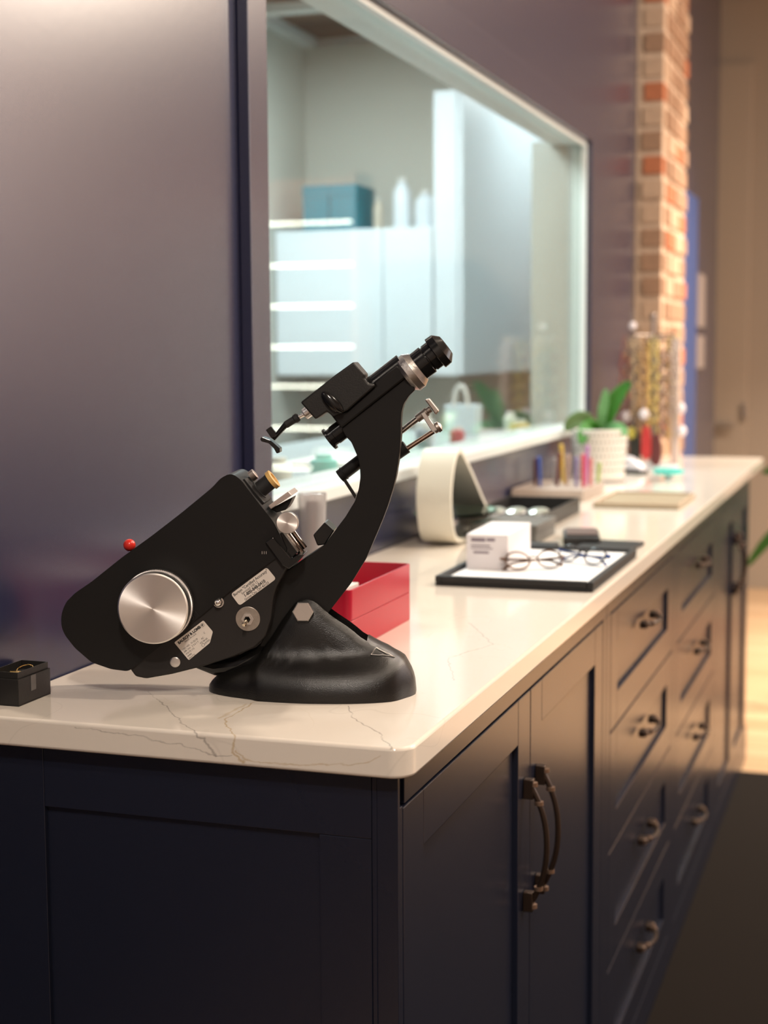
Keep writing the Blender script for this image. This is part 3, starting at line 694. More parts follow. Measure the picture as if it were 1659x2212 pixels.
def ring2(a, d, r, n=24, m=ink, w_=.00018):
    c = along(L2, a, d, t2); bm = new(); tube(bm, [(c[0]+r*math.cos(2*math.pi*i/n), -.0340, c[1]+r*math.sin(2*math.pi*i/n)) for i in range(n+1)], w_, 5); return bm
obj('emblem_ring', ring2(36.3, 3.4, .0019), ink, s2); obj('listing_mark', ring2(23.6, 21.0, .0016), ink, s2)
c0 = [along(L2, 36.3+a, 3.4+d, t2) for a, d in ((-1.3, -.9), (1.3, -.9), (0, 1.4))]
bm = new(); prism(bm, c0, -.0341, -.0339); obj('emblem_triangle', bm, ink, s2)
# little tick marks near the slide
bm = new()
for i in range(3): box(bm, -.0625+i*.0022, -.0621+i*.0022, -.0363, -.0358, .1555, .1585)
obj('index_marks', bm, sticker, H)
# --- eyepiece group
def axis(v): 
    a = Vector((v[0]*mm, 0, v[1]*mm)); b = Vector((v[2]*mm, 0, v[3]*mm)); return a, (b-a), (b-a).length
A0, AD, AL = axis(DEV['eyeaxis']); k = 1/ (3.687)*.505*mm   # crop px to metres
def prof(l): return [((s+67)*k, r*k) for s, r in l]
EY = obj('eyepiece', (lambda b: (lathe(b, A0, AD, prof([(60, 112), (63, 118), (150, 119), (153, 116), (156, 104), (165, 104), (168, 113), (222, 113)]), 64), b)[1])(new()), gloss, LM, smooth=True)
obj('dioptre_ring', (lambda b: (lathe(b, A0, AD, prof([(-67, 128), (-40, 152), (-36, 155), (16, 155), (20, 152), (62, 128), (63, 100)]), 64), b)[1])(new()), mat('ring_aluminium', (.50, .48, .46), .36, 1, bump=.15, bscale=300), EY, smooth=True)
obj('eyecup', (lambda b: (lathe(b, A0, AD, prof([(222, 110), (225, 133), (230, 136), (287, 133), (294, 126), (333, 84), (335, 70), (320, 60), (319, .1)]), 64), b)[1])(new()), gloss, EY, smooth=True)
bm = new(); prism(bm, P2(DEV['rail']), -.0165, .0165); obj('tube_carrier', bm, black, LM, .0022, smooth=True)
bm = new()
a = Vector((.0560, 0, .3290)); lathe(bm, a, AD, [(0, .0145), (.040, .0145)], 40); obj('telescope_tube', bm, gloss, LM, smooth=True)
bm = new(); prism(bm, P2(DEV['block']), -.022, .022); BL = obj('prism_block', bm, mat('cast_black', (.010, .0095, .009), .5, bump=.35, bscale=600, bdist=.0005), LM, .0022, smooth=True)
bm = new(); c = Vector((.0130, -.024, .3155)); sphere(bm, (0, 0, 0), .0155, 24, 14, (.42, .35, 1))
bmesh.ops.rotate(bm, verts=bm.verts, cent=(0, 0, 0), matrix=Matrix.Rotation(R(-40), 3, 'Y')); bmesh.ops.rotate(bm, verts=bm.verts, cent=(0, 0, 0), matrix=Matrix.Rotation(R(-5), 3, 'Y'))
bmesh.ops.translate(bm, verts=bm.verts, vec=c); obj('thumb_wheel', bm, gloss, BL, smooth=True)
A1, AD1, L1_ = axis(DEV['stub'])
bm = new(); lathe(bm, A1, AD1, [(0, .0128), (.0028, .0128), (.003, .0100), (.0075, .0100), (.008, .0108), (.022, .0108)], 40); obj('objective_mount', bm, gloss, LM, smooth=True)
DEV['claw'] = [[(-61.5, 285.5), (-56, 289.5), (-49.5, 280.5), (-55, 276)], [(-67, 276.5), (-65, 278.5), (-56, 275), (-46, 266), (-46, 261.5), (-49.5, 260.5), (-52.5, 266), (-58, 271.5), (-66, 273.5)]]
# marking pen
A1, AD1, _ = axis(DEV['collar']); bm = new(); lathe(bm, A1, AD1, [(-.002, .0062), (.004, .0062), (.005, .0052)], 28); MP = obj('pen_collar', bm, alu, LM, smooth=True)
A1, AD1, _ = axis(DEV['pin']); bm = new(); lathe(bm, A1, AD1, [(0, .0022), (.012, .0022)], 20); obj('pen_rod', bm, chrome, MP, smooth=True)
A1, AD1, _ = axis(DEV['barrel']); bm = new(); lathe(bm, A1, AD1, [(-.001, .0035), (.0, .0048), (.004, .0048), (.005, .0040), (.015, .0040), (.017, .0030)], 28); obj('pen_barrel', bm, blackmat, MP, smooth=True)
bm = new(); d = DEV['taper']; tube(bm, [(d[0]*mm, 0, d[1]*mm), ((d[0]-5)*mm, 0, (d[1]-5.5)*mm), (d[2]*mm, 0, d[3]*mm)], [.0032, .0028, .0022], 14); obj('pen_stem', bm, gloss, MP, smooth=True)
for c_, ya, yb in zip(DEV['claw'], (-.005, -.009), (.001, .008)):
    bm = new(); prism(bm, P2(c_), ya, yb); obj('marking_prong', bm, gloss, MP, .0006)
# chrome rods right of the arm
A1, AD1, l_ = axis(DEV['rod1']); bm = new(); lathe(bm, A1+Vector((0, .018, 0)), AD1, [(-.012, .0032), (l_, .0032)], 24); obj('guide_rod', bm, chrome, LM, smooth=True)
A1, AD1, l_ = axis(DEV['rod1b']); bm = new(); lathe(bm, A1+Vector((0, .018, 0)), AD1, [(0, .0044), (.011, .0044), (.0112, .005), (.0135, .005), (.014, .0038), (l_, .0038)], 28); obj('rod_bushing', bm, brownsteel, LM, smooth=True)
bm = new(); prism(bm, P2(DEV['cap1']), .010, .026); obj('rod_head', bm, mat('warm_aluminium', (.52, .47, .43), .35, 1), LM, .0012)
bm = new(); prism(bm, P2(DEV['link']), .0125, .0158); obj('link_plate', bm, alu, LM, .0006)
A1, AD1, l_ = axis(DEV['rod2']); bm = new(); lathe(bm, A1+Vector((0, .018, 0)), AD1, [(0, .0027), (l_, .0027)], 24); obj('guide_rod', bm, mat('copper_steel', (.62, .45, .36), .2, 1), LM, smooth=True)
bm = new(); c = DEV['ball']; AX = Vector(AD1).normalized(); lathe(bm, Vector((c[0]*mm, .018, c[1]*mm))-AX*.005, AX, [(0, .0042), (.001, .0050), (.004, .0050), (.0045, .0062), (.008, .0058), (.010, .002)], 28); obj('rod_end', bm, brownsteel, LM, smooth=True)
A1, AD1, l_ = axis(DEV['sleeve']); bm = new(); lathe(bm, A1+Vector((0, .018, 0)), AD1, [(-.01, .0074), (l_, .0074)], 28); obj('rod_sleeve', bm, black, LM, smooth=True)
A1, AD1, l_ = axis(DEV['tube']); bm = new(); lathe(bm, A1+Vector((0, .018, 0)), AD1, [(0, .0072), (.005, .0072), (.0052, .0078), (.0062, .0078), (.0064, .0070), (l_+.035, .0070)], 32); obj('lens_clamp_tube', bm, black, LM, smooth=True)
bm = new(); prism(bm, P2(DEV['lever']), .014, .018); obj('clamp_lever', bm, gloss, LM, .0004)
# lens stop and table on the end of the housing
bm = new(); prism(bm, P2(DEV['endplate']), -.026, .026); obj('nose_plate', bm, black, LM, .001)
A1, AD1, l_ = axis(DEV['btube']); bm = new(); lathe(bm, A1, AD1, [(-.004, .0110), (0, .0110), (.0004, .0090), (.016, .0090)], 40); LS = obj('lens_stop', bm, blackmat, LM, smooth=True)
A1, AD1, l_ = axis(DEV['brass']); bm = new(); lathe(bm, A1, AD1, [(-.0002, .0085), (0, .0107), (.0045, .0107), (.0048, .0100), (.0050, .0065), (.003, .006), (.003, .0001)], 40); obj('stop_rim', bm, mat('yellowed_plastic', (.68, .42, .14), .4), LS, smooth=True)
bm = new(); lathe(bm, (-.0795, .002, .2345), (.79, 0, .61), [(0, .006), (.006, .006), (.0065, .004)], 16); obj('bayonet_screw', bm, brownsteel, LM, smooth=True)
bm = new(); prism(bm, P2(DEV['ttable']), -.020, .03); obj('lens_table', bm, mat('pink_aluminium', (.60, .52, .48), .35, .8), LM, .0006)
bm = new(); prism(bm, P2(DEV['tblack']), -.012, .018); obj('table_bracket', bm, black, LM, .001)
c = DEV['knob2']; bm = new(); lathe(bm, (0, -.030, 0), (0, -1, 0), [(0, .006), (.004, .006), (.0042, .0117), (.0105, .0117), (.0113, .0110), (.0114, .0001)], 56)
K2 = obj('table_knob', bm, BRU, LM, smooth=True); K2.location = (c[0]*mm, -.002, c[1]*mm); K2.data.set_sharp_from_angle(angle=R(25))
A1, AD1, l_ = axis(DEV['rodc']); bm = new(); lathe(bm, A1+Vector((0, -.006, 0)), AD1, [(0, .0036), (l_, .0036)], 28); lathe(bm, A1+Vector((.003, .008, .002)), AD1, [(0, .0030), (l_-.004, .0030)], 28); obj('slide_rod', bm, mat('dark_chrome', (.28, .23, .20), .18, 1), LM, smooth=True)
bm = new(); prism(bm, P2([(-58.4, 168.3), (-50.0, 174.0), (-31.0, 150.8), (-25.9, 154.1), (-17.0, 155.6), (-24.6, 146.5), (-33.3, 139.7), (-41.1, 144.3)]), -.0395, -.006); obj('slide_block', bm, gloss, LM, .001)
bm = new(); prism(bm, P2([(-52.5, 171.6), (-40.8, 178.5), (-24.9, 156.6), (-33.2, 148.1)]), -.032, .02); obj('slide_base', bm, gloss, LM, .001)
bm = new(); prism(bm, P2(DEV['abox']), -.002, .03); obj('filter_box', bm, gloss, LM, .0012)
bm = new(); tube(bm, [(-.15, .0, .030), (-.12, -.005, .026), (-.095, -.008, .030), (-.07, -.005, .044), (-.06, 0, .062)], [.003, .009, .010, .010, .008], 12); obj('lamp_cable', bm, gloss, LM, smooth=True)
bm = new(); prism(bm, [(-.092, .036), (-.06, .045), (-.04, .07), (-.04, .12), (-.06, .12), (-.07, .07), (-.095, .052)], -.011, .020); obj('pivot_lug', bm, gloss, LM, .001)

# ================================================================== COUNTER OBJECTS
# black jewellery box, near left
t = thing('jewelry_box', 'small open black box with gold jewellery, at the left edge of the worktop', 'box', (.0035, .043, ZT))
bm = new(); x0, x1, y0_, y1_ = 0, .0365, 0, .064
box(bm, x0, x1, y0_, y1_, 0, .0015); box(bm, x0, x0+.0012, y0_, y1_, .0015, .029); box(bm, x1-.0012, x1, y0_, y1_, .0015, .029); box(bm, x0+.0012, x1-.0012, y0_, y0_+.0012, .0015, .029); box(bm, x0+.0012, x1-.0012, y1_-.0012, y1_, .0015, .029)
bxm = mat('black_card', (.013, .012, .011), .45, bump=.1, bscale=200); obj('outer_box', bm, bxm, t, .0005)
bm = new(); g = .0016
for q in ((x0+g, x0+g+.001, y0_+g, y1_-g), (x1-g-.001, x1-g, y0_+g, y1_-g), (x0+g+.001, x1-g-.001, y0_+g, y0_+g+.001), (x0+g+.001, x1-g-.001, y1_-g-.001, y1_-g)): box(bm, *q, .002, .036)
obj('inner_sleeve', bm, bxm, t, .0003)
bxo('cushion', (.003, .0335, .003, .061, .002, .027), blackmat, t, .002)
bxo('tape_strip', (.0366, .0369, .024, .034, .012, .0285), mat('clear_tape', (.10, .10, .10), .15), t)
t = thing('ring', 'gold ring in the black jewellery box', 'ring', (.0235, .083, ZT+.0275))
bm = new(); tube(bm, [(.0085*math.cos(a), .0085*math.sin(a), .0038+.003*math.sin(a)) for a in [2*math.pi*i/28 for i in range(29)]], .0007, 8); obj('band', bm, gold, t, smooth=True)
bm = new(); box(bm, -.012, .002, -.012, -.006, .0, .003); obj('setting', bm, gold, t, .0008)

# red tray stack
def redbin(z, label, extra=False):
    t = thing('red_tray', label, 'tray', (.18, .541, z), group='stacked red trays')
    bm = new(); X, Y, h, w_ = .096, .1255, .0385, .0028
    def rr(x, y, c): return [(sx*(x-c)+c*math.cos(a0+q*math.pi/12), sy*(y-c)+c*math.sin(a0+q*math.pi/12)) for sx, sy, a0 in ((1, 1, 0), (-1, 1, math.pi/2), (-1, -1, math.pi), (1, -1, 1.5*math.pi)) for q in range(7)]
    O_, I_ = rr(X, Y, .010), rr(X-w_, Y-w_, .0075); n_ = len(O_)
    ob, ot = [bm.verts.new((a, b, 0)) for a, b in O_], [bm.verts.new((a, b, h)) for a, b in O_]
    ib, it_ = [bm.verts.new((a, b, .003)) for a, b in I_], [bm.verts.new((a, b, h)) for a, b in I_]
    bm.faces.new(ob[::-1]); bm.faces.new(ib)
    for i in range(n_):
        j = (i+1) % n_; bm.faces.new((ob[i], ob[j], ot[j], ot[i])); bm.faces.new((ot[i], ot[j], it_[j], it_[i])); bm.faces.new((it_[i], it_[j], ib[j], ib[i]))
    obj('tray', bm, redtray, t, .0007, smooth=True)
    return t
redbin(ZT, 'lower red plastic tray of the stack behind the lensmeter'); redbin(ZT+.039, 'upper red plastic tray of the stack, holding white papers')
t = thing('paper_stack', 'white papers lying in the upper red tray', 'paper', (.17, .50, ZT+.0425)); bxo('sheet', (-.07, .07, -.07, .05, 0, .024), paper, t, .001)

# clear tumbler by the wall
t = thing('tumbler', 'tall clear plastic tumbler behind the lensmeter, against the wall', 'cup', (.055, .86, ZT))
bm = new(); lathe(bm, (0, 0, 0), (0, 0, 1), [(0, .0165), (.152, .0225), (.1525, .0208), (.003, .0148), (.003, .0001)], 32); obj('cup', bm, mat('cup_plastic', (.9, .88, .88), .15, trans=.72, ior=1.35), t, smooth=True)
bxo('folded_insert', (-.010, .010, -.001, .001, .004, .140), mat('insert_grey', (.35, .28, .27), .5), t)

# loop stand with glass shelf
t = thing('display_stand', 'cream looped band stand with a round green glass shelf', 'stand', (.090, 1.52, ZT))
pr = [(-.118, .05), (-.128, .10), (-.11, .15), (-.085, .178), (-.06, .186), (-.035, .176), (.03, .135), (.10, .085), (.16, .045), (.175, .022), (.15, .003), (.08, 0), (-.05, 0), (-.098, .014)]
pr = smoothpoly(pr, 2)
def inset(poly, d):
    n = len(poly); out = []
    for i in range(n):
        a, b = Vector(poly[i-1]), Vector(poly[(i+1) % n]); tt = (b-a).normalized(); nn = Vector((-tt.y, tt.x)); p = Vector(poly[i])
        cc = Vector((0, .08)); nn = nn if nn.dot(cc-p) > 0 else -nn; q = p+nn*d; out.append((q.x, q.y))
    return out
ins = inset(pr, .009); bm = new(); n = len(pr); V = []
for x in (-.034, .034):
    V.append(([bm.verts.new((x, a, b)) for a, b in pr], [bm.verts.new((x, a, b)) for a, b in ins]))
for i in range(n):
    j = (i+1) % n
    bm.faces.new((V[0][0][i], V[0][0][j], V[1][0][j], V[1][0][i])); bm.faces.new((V[0][1][i], V[1][1][i], V[1][1][j], V[0][1][j]))
    for s in (0, 1): bm.faces.new((V[s][0][i], V[s][1][i], V[s][1][j], V[s][0][j]))
obj('looped_band', bm, cream, t, .0012, smooth=True)
bm = new(); vs = []
for z in (.052, .058): vs.append([bm.verts.new((.000+.078*math.cos(2*math.pi*i/64), .030+.115*math.sin(2*math.pi*i/64), z)) for i in range(64)])
bm.faces.new(vs[0][::-1]); bm.faces.new(vs[1])
for i in range(64): bm.faces.new((vs[0][i], vs[0][(i+1) % 64], vs[1][(i+1) % 64], vs[1][i]))
obj('glass_shelf', bm, glassg, t, .0008)

# black tray with white pad
t = thing('display_tray', 'black-rimmed tray with a white pad near the worktop edge', 'tray', (.347, 1.17, ZT))
bm = new(); X, Y = .126, .207
box(bm, -X, X, -Y, Y, 0, .005); box(bm, -X, -X+.010, -Y, Y, .005, .016); box(bm, X-.010, X, -Y, Y, .005, .016); box(bm, -X+.01, X-.01, -Y, -Y+.010, .005, .016); box(bm, -X+.01, X-.01, Y-.010, Y, .005, .016)
obj('rim', bm, blackmat, t, .002); bxo('pad', (-X+.011, X-.011, -Y+.011, Y-.011, .0052, .0095), padw, t, .001)
# carton on tray
t = thing('carton', 'small white printed carton on the left of the black tray', 'box', (.262, 1.185, ZT+.0096), R(2))
bxo('box', (-.028, .042, -.092, .10, 0, .058), carton, t, .0008)
bm = new()
for i, (a, b, z, h) in enumerate(((-.020, .004, .046, .006), (.006, .020, .047, .005), (-.020, .012, .0385, .0022), (-.020, .016, .034, .0018), (-.016, .010, .0265, .0035))): box(bm, a, b, -.0924, -.0921, z, z+h)
obj('print_lines', bm, smudge, t)
# spectacles
def spectacles(loc, rz, mf, mt, label, tx=R(-62)):
    t = thing('eyeglasses', label, 'glasses', loc, rz, 'eyeglasses on the black tray'); t.rotation_euler = (tx, 0, rz)
    k = .84
    for s in (-1, 1):
        bm = new(); tube(bm, [(k*(s*.034+.026*math.cos(a)*(1-.06*math.sin(a))), 0, k*(.020+.018*math.sin(a))) for a in [2*math.pi*i/28 for i in range(29)]], .0015, 8); rim = obj('rim', bm, mf, t, smooth=True)
        bm = new(); vs = [bm.verts.new((k*(s*.034+.0245*math.cos(a)), 0, k*(.020+.0165*math.sin(a)))) for a in [2*math.pi*i/28 for i in range(28)]]; f = bm.faces.new(vs)
        e = bmesh.ops.extrude_face_region(bm, geom=[f]); bmesh.ops.translate(bm, vec=(0, .001, 0), verts=[v for v in e['geom'] if isinstance(v, bmesh.types.BMVert)]); obj('lens', bm, clear, rim)
        yo = .006 if s < 0 else .010
        bm = new(); tube(bm, [(k*s*.060, 0, k*.026), (k*s*.066, yo*.4, k*.026), (k*s*.060, yo, k*.026), (0, yo+.002, k*.024), (-k*s*.040, yo+.002, k*.020), (-k*s*.062, yo+.001, k*.008)], [.002, .0024, .0022, .0017, .0018, .0024], 8); obj('temple', bm, mt, t, smooth=True)
    bm = new(); tube(bm, [(-.009, 0, k*.024), (0, -.001, k*.028), (.009, 0, k*.024)], .0014, 8); obj('bridge', bm, mf, t, smooth=True)
    return t
tort = mat('tortoise', (.10, .05, .025), .2, vary=.5, bscale=60)
spectacles((.352, 1.10, ZT+.0125), R(35), tort, mat('brown_temple', (.16, .09, .06), .3), 'brown tortoiseshell eyeglasses on the tray beside the carton', R(-30))
spectacles((.405, 1.19, ZT+.0125), R(-30), mat('black_frame', (.01, .01, .014), .2), mat('blue_temple', (.02, .07, .30), .25), 'black eyeglasses with blue temples on the tray', R(-35))
# grey box, cases
t = thing('card_box', 'flat grey card box behind the black tray', 'box', (.215, 1.58, ZT)); bxo('box', (-.085, .045, -.07, .10, 0, .022), greyct, t, .001); bxo('lid', (-.087, .047, -.072, .102, .022, .036), mat('grey_card_lid', (.12, .115, .105), .55), t, .001)
t = thing('glasses_case', 'dark folded glasses case behind the black tray', 'case', (.335, 1.57, ZT), R(12)); bxo('shell', (-.035, .035, -.07, .07, 0, .018), blackmat, t, .006, seg=3); bxo('flap', (-.030, .03, -.05, .05, .018, .022), mat('brown_flap', (.12, .08, .07), .5), t, .002)
t = thing('folder', 'thin black folder behind the tray corner', 'folder', (.40, 1.50, ZT), R(-4)); bxo('cover', (-.05, .055, -.075, .06, 0, .007), blackmat, t, .002)
t = thing('leather_strap', 'black strap lying at the back edge of the black tray', 'strap', (.30, 1.41, ZT)); bxo('strap', (-.13, .02, -.022, .03, 0, .015), blackmat, t, .003)
# black compartment tray with round lenses
t = thing('lens_tray', 'open black tray holding round lenses, behind the grey box', 'tray', (.143, 1.92, ZT))
bm = new(); X, Y = .083, .185
box(bm, -X, X, -Y, Y, 0, .004); box(bm, -X, -X+.004, -Y, Y, .004, .034); box(bm, X-.004, X, -Y, Y, .004, .034); box(bm, -X+.004, X-.004, -Y, -Y+.004, .004, .024); box(bm, -X+.004, X-.004, Y-.004, Y, .004, .034); box(bm, -X+.004, X-.004, -Y+.02, -.01, .004, .014)
obj('tray', bm, mat('tray_black', (.02, .02, .02), .4), t, .001)
lens = mat('lens_silver', (.62, .66, .58), .12, .55)
for i, (x, y, lab) in enumerate(((-.045, -.09, 'round pale lens in the black lens tray, left of the row'), (.0, -.085, 'round pale lens in the middle of the black lens tray row'), (.048, -.08, 'round pale lens in the black lens tray, right of the row'))):
    t = thing('lens', lab, 'lens', (.143+x, 1.92+y, ZT+.0145), group='round lenses in the black tray')
    bm = new(); lathe(bm, (0, 0, 0), (0, -.25, 1), [(.010, .019), (.012, .0205), (.016, .0205), (.0185, .012), (.019, .0001)], 28); obj('disc', bm, lens, t, smooth=True)
    bm = new(); tube(bm, [(.0212*math.cos(a), .0212*math.sin(a)+-.0035, .0135+.0053*math.sin(a)) for a in [2*math.pi*i/24 for i in range(25)]], .0012, 6); obj('edge', bm, alu, t, smooth=True)

# pen block and pens
t = thing('pen_block', 'pale wooden block of pens under the window', 'pen holder', (.096, 2.47, ZT)); bxo('block', (-.088, .092, -.13, .15, 0, .028), mat('pale_wood', (.40, .33, .28), .5, vary=.12, bscale=20), t, .002)
pens = [(-.052, -.02, .070, (.10, .04, .04), 'dark maroon'), (-.034, -.045, .075, (.03, .08, .32), 'blue'), (-.012, .03, .066, (.30, .28, .28), 'grey'), (.006, -.03, .085, (.12, .03, .025), 'dark red'), (.003, .06, .100, (.60, .42, .08), 'yellow'),
        (.026, -.01, .078, (.42, .30, .24), 'beige'), (.040, .05, .070, (.55, .25, .08), 'orange'), (.055, -.03, .075, (.25, .22, .40), 'violet'), (.066, .03, .100, (.45, .22, .48), 'mauve'), (.075, -.04, .082, (.62, .08, .12), 'crimson'), (.084, .0, .070, (.60, .18, .18), 'pink-red'), (-.07, .05, .062, (.35, .22, .20), 'dusty brown'), (.085, .10, .05, (.35, .45, .12), 'lime green')]
for x, y, h, c, nm in pens:
    t = thing('pen', nm+' pen standing in the pale block', 'pen', (.096+x, 2.47+y, ZT+.0285), group='pens in the pale block')
    mt_ = mat('pen_'+nm.replace(' ', '_'), c, .35); lean = random.uniform(-.08, .08)
    bm = new(); lathe(bm, (0, 0, 0), (lean, 0, 1), [(0, .0045), (h*.75, .005)], 12); obj('barrel', bm, mt_, t, smooth=True)
    bm = new(); lathe(bm, (lean*h*.75, 0, h*.75), (lean, 0, 1), [(0, .0054), (h*.22, .0054), (h*.25, .003)], 12); obj('cap', bm, mt_, t, smooth=True)

# beige board
t = thing('board', 'beige flat tray lying beyond the black tray', 'tray', (.335, 2.36, ZT)); bxo('base', (-.10, .10, -.145, .155, 0, .008), boardm, t, .002)
bm = new()
for q in ((-.10, -.094, -.145, .155), (.094, .10, -.145, .155), (-.094, .094, -.145, -.139), (-.094, .094, .149, .155)): box(bm, *q, .008, .013)
obj('lip', bm, mat('board_lip', (.46, .36, .26), .45), t, .001)
# planter
PC = (.118, 2.93, ZT)
t = thing('potted_plant', 'green strap-leaved plant in a white dimpled ceramic pot by the end of the window', 'plant', PC)
bm = new(); lathe(bm, (0, 0, .006), (0, 0, 1), [(0, .066), (.004, .069), (.140, .079), (.142, .077), (.130, .073), (.125, .0001)], 56); PT = obj('pot', bm, potm, t, smooth=True)
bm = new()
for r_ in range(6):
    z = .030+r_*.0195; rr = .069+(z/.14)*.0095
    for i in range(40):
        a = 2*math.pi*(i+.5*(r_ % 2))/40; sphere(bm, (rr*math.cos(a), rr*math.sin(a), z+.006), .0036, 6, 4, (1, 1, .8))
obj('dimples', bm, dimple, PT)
bm = new(); lathe(bm, (0, 0, 0), (0, 0, 1), [(0, .072), (.006, .074)], 48); obj('saucer', bm, mat('saucer_grey', (.35, .33, .32), .5), t, smooth=True)
bm = new(); lathe(bm, (0, 0, .128), (0, 0, 1), [(0, .071), (.008, .069), (.010, .0001)], 32); obj('soil', bm, soil, t, smooth=True)
def blade(name, pts, wid, mt_, parent, up=(0, -.3, 1)):
    bm = new(); pts = [Vector(p) for p in pts]
    # resample
    fine = []; n = 18
    for i in range(n+1):
        s = i/n*(len(pts)-1); k_ = min(int(s), len(pts)-2); f = s-k_
        p0, p1, p2, p3 = pts[max(k_-1, 0)], pts[k_], pts[k_+1], pts[min(k_+2, len(pts)-1)]
        fine.append(.5*((2*p1)+(p2-p0)*f+(2*p0-5*p1+4*p2-p3)*f*f+(3*p1-p0-3*p2+p3)*f**3))
    rows = []
    for i, p in enumerate(fine):
        d = (fine[min(i+1, n)]-fine[max(i-1, 0)]).normalized(); side = d.cross(Vector((0, -1, .2))).normalized()
        s = i/n; wv = wid*(math.sin(math.pi*min(1, s*.93+.07))**.6)
        nn = side.cross(d).normalized()
        rows.append([bm.verts.new(p+side*wv*q+nn*(-.25*wid*(1-q*q))) for q in (-1, -.5, 0, .5, 1)])
    for a, b in zip(rows, rows[1:]):
        for j in range(4): bm.faces.new((a[j], a[j+1], b[j+1], b[j]))
    o = obj(name, bm, mt_, parent, smooth=True); so = o.modifiers.new('s', 'SOLIDIFY'); so.thickness = .0012
    return o
blade('leaf', [(.010, 0, 0.139), (.028, -.01, 0.194), (.055, -.02, 0.244), (.088, -.02, 0.281)], .022, leaf, t)
blade('leaf', [(.006, -.01, 0.139), (.010, -.02, 0.189), (.018, -.025, 0.229), (.022, -.03, 0.261)], .014, leafl, t)
blade('leaf', [(-.005, -.02, 0.139), (-.035, -.035, 0.173), (-.065, -.04, 0.169), (-.090, -.045, 0.143)], .024, leafo, t)
blade('leaf', [(.0, -.02, 0.139), (-.015, -.05, 0.159), (-.03, -.075, 0.139), (-.035, -.088, 0.109)], .020, leaf, t)
blade('leaf', [(.01, -.01, 0.139), (.045, -.03, 0.155), (.07, -.04, 0.149), (.082, -.05, 0.133)], .014, leafl, t)

# chain stand
RX, RY = .178, 3.50
t = thing('chain_stand', 'clear acrylic stand hung with chains, behind the planter', 'stand', (RX, RY, ZT))
bm = new(); lathe(bm, (0, 0, 0), (0, 0, 1), [(0, .085), (.008, .085), (.010, .082)], 40); obj('base', bm, frost, t, smooth=True)
bm = new(); lathe(bm, (0, 0, .01), (0, 0, 1), [(0, .006), (.45, .006), (.452, .0095), (.465, .0095), (.47, .004)], 20); obj('pole', bm, brownsteel, t, smooth=True)
for k_ in range(4):
    a = k_*math.pi/4+.2; bm = new(); tube(bm, [(.085*math.cos(a), .085*math.sin(a), .40+.012*(k_ % 2)), (-.085*math.cos(a), -.085*math.sin(a), .40+.012*(k_ % 2))], .003, 8); obj('arm', bm, brownsteel, t, smooth=True)
bm = new(); box(bm, .062, .086, -.02, .0, .01, .40); obj('side_post', bm, mat('pinkish_acrylic', (.60, .50, .46), .3), t, .002)
chcol = [((.42, .26, .12), 'tan'), ((.55, .36, .08), 'amber'), ((.12, .08, .06), 'dark brown'), ((.45, .44, .44), 'silver'), ((.62, .45, .12), 'gold'), ((.35, .20, .12), 'copper'), ((.30, .25, .22), 'grey'), ((.60, .50, .30), 'straw yellow'),
         ((.40, .12, .08), 'rust'), ((.22, .18, .16), 'charcoal'), ((.58, .42, .28), 'beige'), ((.50, .30, .12), 'honey'), ((.65, .52, .18), 'yellow'), ((.28, .16, .10), 'walnut brown'), ((.50, .40, .34), 'taupe'), ((.66, .50, .22), 'mustard')]
for i, (c, nm) in enumerate(chcol):
    a = 2*math.pi*i/16+.2; rr = .075+.012*((i*7) % 3-1); x, y = rr*math.cos(a), rr*math.sin(a); Lh = .24+.10*((i*5) % 7)/7
    o_ = thing('bead_chain', nm+' beaded eyewear chain hanging on the acrylic stand', 'chain', (RX+x, RY+y, ZT+.402), group='beaded eyewear chains on the stand')
    bm = new(); mt_ = mat('bead_'+nm.replace(' ', '_'), c, .3)
    nb = int(Lh/.0115)
    for k_ in range(nb):
        zz = -k_*.0115; sphere(bm, (.004*math.sin(k_*1.7+i)+.010, .004*math.cos(k_*2.3), zz), .0056+.002*((k_+i) % 3 == 0), 7, 5)
        sphere(bm, (.004*math.sin(k_*1.3+i)-.010, .003*math.cos(k_*1.1), zz), .0048+.002*((k_+i) % 4 == 0), 7, 5)
    drop = -.055*((i*3) % 5)/4
    bmesh.ops.translate(bm, verts=bm.verts, vec=(0, 0, drop)); obj('beads', bm, mt_, o_, smooth=True)
    bm = new(); tube(bm, [(0, 0, .008), (.004, 0, .004), (.010, 0, drop-.004), (.010, 0, drop-Lh), (0, 0, drop-Lh-.01), (-.010, 0, drop-Lh), (-.010, 0, drop-.004), (-.004, 0, .004), (0, 0, .008)], .0014, 6); obj('cord', bm, mt_, o_)
for i, (x, y, z, nm) in enumerate(((-.01, -.098, .168, 'middle of the chains'), (.092, -.03, .185, 'right side of the chains'), (.096, -.03, .115, 'right side, lower'), (-.075, -.05, .160, 'left side of the chains'), (-.055, -.06, .44, 'top left of the stand'))):
    o_ = thing('pompon', 'white round charm hanging at the '+nm, 'charm', (RX+x, RY+y, ZT+z), group='white charms on the chain stand')
    bm = new(); sphere(bm, (0, 0, 0), .0155 if i < 4 else .012, 14, 10, (1, 1, 1.15)); obj('ball', bm, mat('charm_white', (.75, .68, .70), .4), o_, smooth=True); bm = new(); tube(bm, [(0, 0, .016), (0, 0, .05)], .0009, 6); obj('cord', bm, mat('cord_grey', (.4, .38, .36), .5), o_)
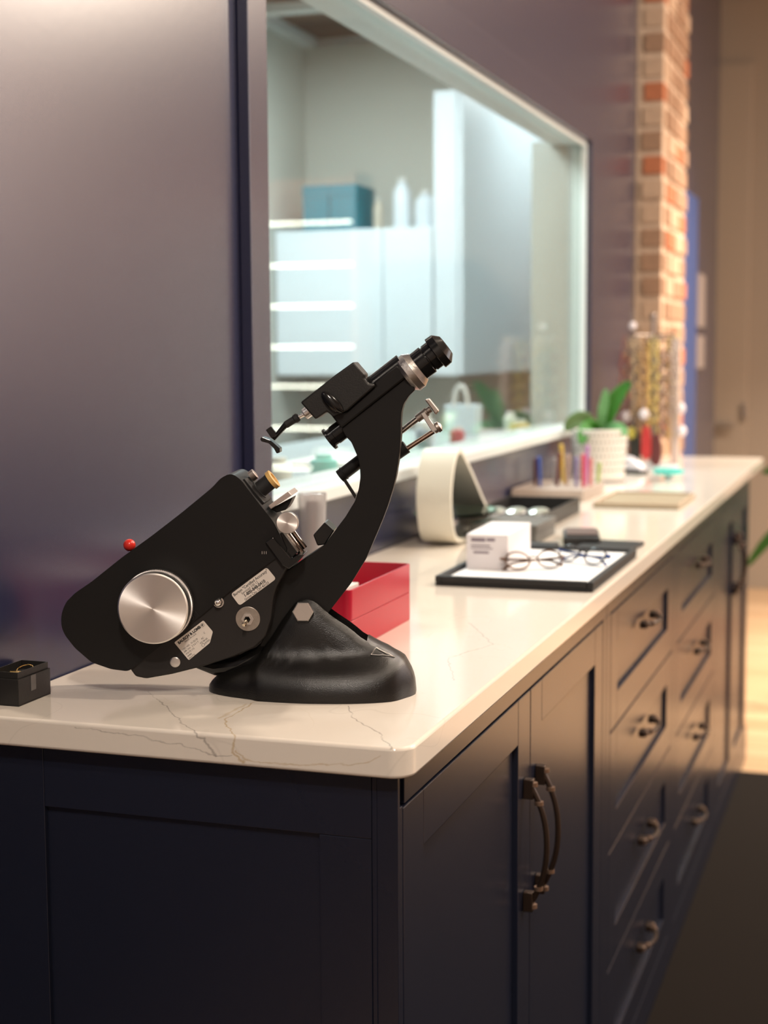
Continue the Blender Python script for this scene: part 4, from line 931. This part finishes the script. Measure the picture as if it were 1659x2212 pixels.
for x, y, z, h, wd, c, nm in ((.0, -.115, .03, .105, .016, (.45, .03, .03), 'red'), (-.035, -.11, .02, .10, .018, (.02, .02, .015), 'black'), (.03, -.11, .012, .10, .017, (.10, .02, .02), 'dark red'), (-.045, -.12, .095, .035, .012, (.40, .34, .05), 'olive yellow'), (-.07, -.10, .02, .08, .012, (.12, .07, .05), 'brown')):
    o_ = thing('glasses_pouch', nm+' soft pouch hanging low on the chain stand', 'pouch', (RX+x, RY+y, ZT+z), group='pouches on the chain stand')
    bm = new(); prism(bm, smoothpoly([(-wd, 0), (wd, 0), (wd*.9, h*.8), (wd*.4, h), (-wd*.4, h), (-wd*.9, h*.8)], 1), -.006, .006); obj('pouch', bm, mat('pouch_'+nm.replace(' ', '_'), c, .5), o_, .002, smooth=True)
    bm = new(); tube(bm, [(0, 0, h*.97), (0, .004, h+.04)], .001, 6); obj('cord', bm, blackmat, o_)
# small grey-white gadget and turquoise dish
t = thing('stapler', 'small white and black gadget between planter and chain stand', 'gadget', (.165, 3.22, ZT), R(-30)); bxo('base', (-.045, .045, -.018, .018, 0, .012), blackmat, t, .004)
bm = new(); prism(bm, [(-.042, .0125), (.045, .0125), (.03, .028), (-.01, .05), (-.042, .052)], -.016, .016); obj('top', bm, mat('gadget_white', (.6, .56, .58), .3), t, .005, smooth=True, seg=3)
t = thing('turquoise_dish', 'small turquoise dish on a clear riser near the chain stand', 'dish', (.295, 3.04, ZT)); bm = new(); lathe(bm, (0, 0, 0), (0, 0, 1), [(0, .010), (.014, .010)], 20); obj('riser', bm, frost, t, smooth=True)
bm = new(); lathe(bm, (0, 0, .0142), (0, 0, 1), [(0, .036), (.003, .042), (.016, .043), (.016, .039), (.005, .036), (.005, .0001)], 36); obj('dish', bm, turq, t, smooth=True)

# floor plant at the right edge
t = thing('floor_plant', 'tall green strap-leaved plant on the floor beyond the counter end', 'plant', (.85, 4.66, 0))
bm = new(); lathe(bm, (0, 0, 0.001), (0, 0, 1), [(0, .13), (.30, .17), (.30, .155), (.27, .15), (.27, .0001)], 32); obj('pot', bm, mat('terracotta', (.35, .16, .09), .7), t, smooth=True)
for i, (dx, dy, h, dr) in enumerate(((-.47, -.05, .50, -.16), (-.42, .0, .78, -.02), (-.33, .15, .98, 0), (-.30, .05, .62, -.1), (.25, .25, .9, 0), (.35, .3, .7, -.1), (0, .35, 1.0, 0), (.1, .1, .85, 0))):
    blade('leaf', [(0, 0, .27), (dx*.3, dy*.3, .27+h*.55), (dx*.7, dy*.7, .27+h*.8), (dx*1.02, dy, .27+h*.8+dr)], .030, mat('leaf_dark', (.03, .11, .015), .4, vary=.2, bscale=30), t)
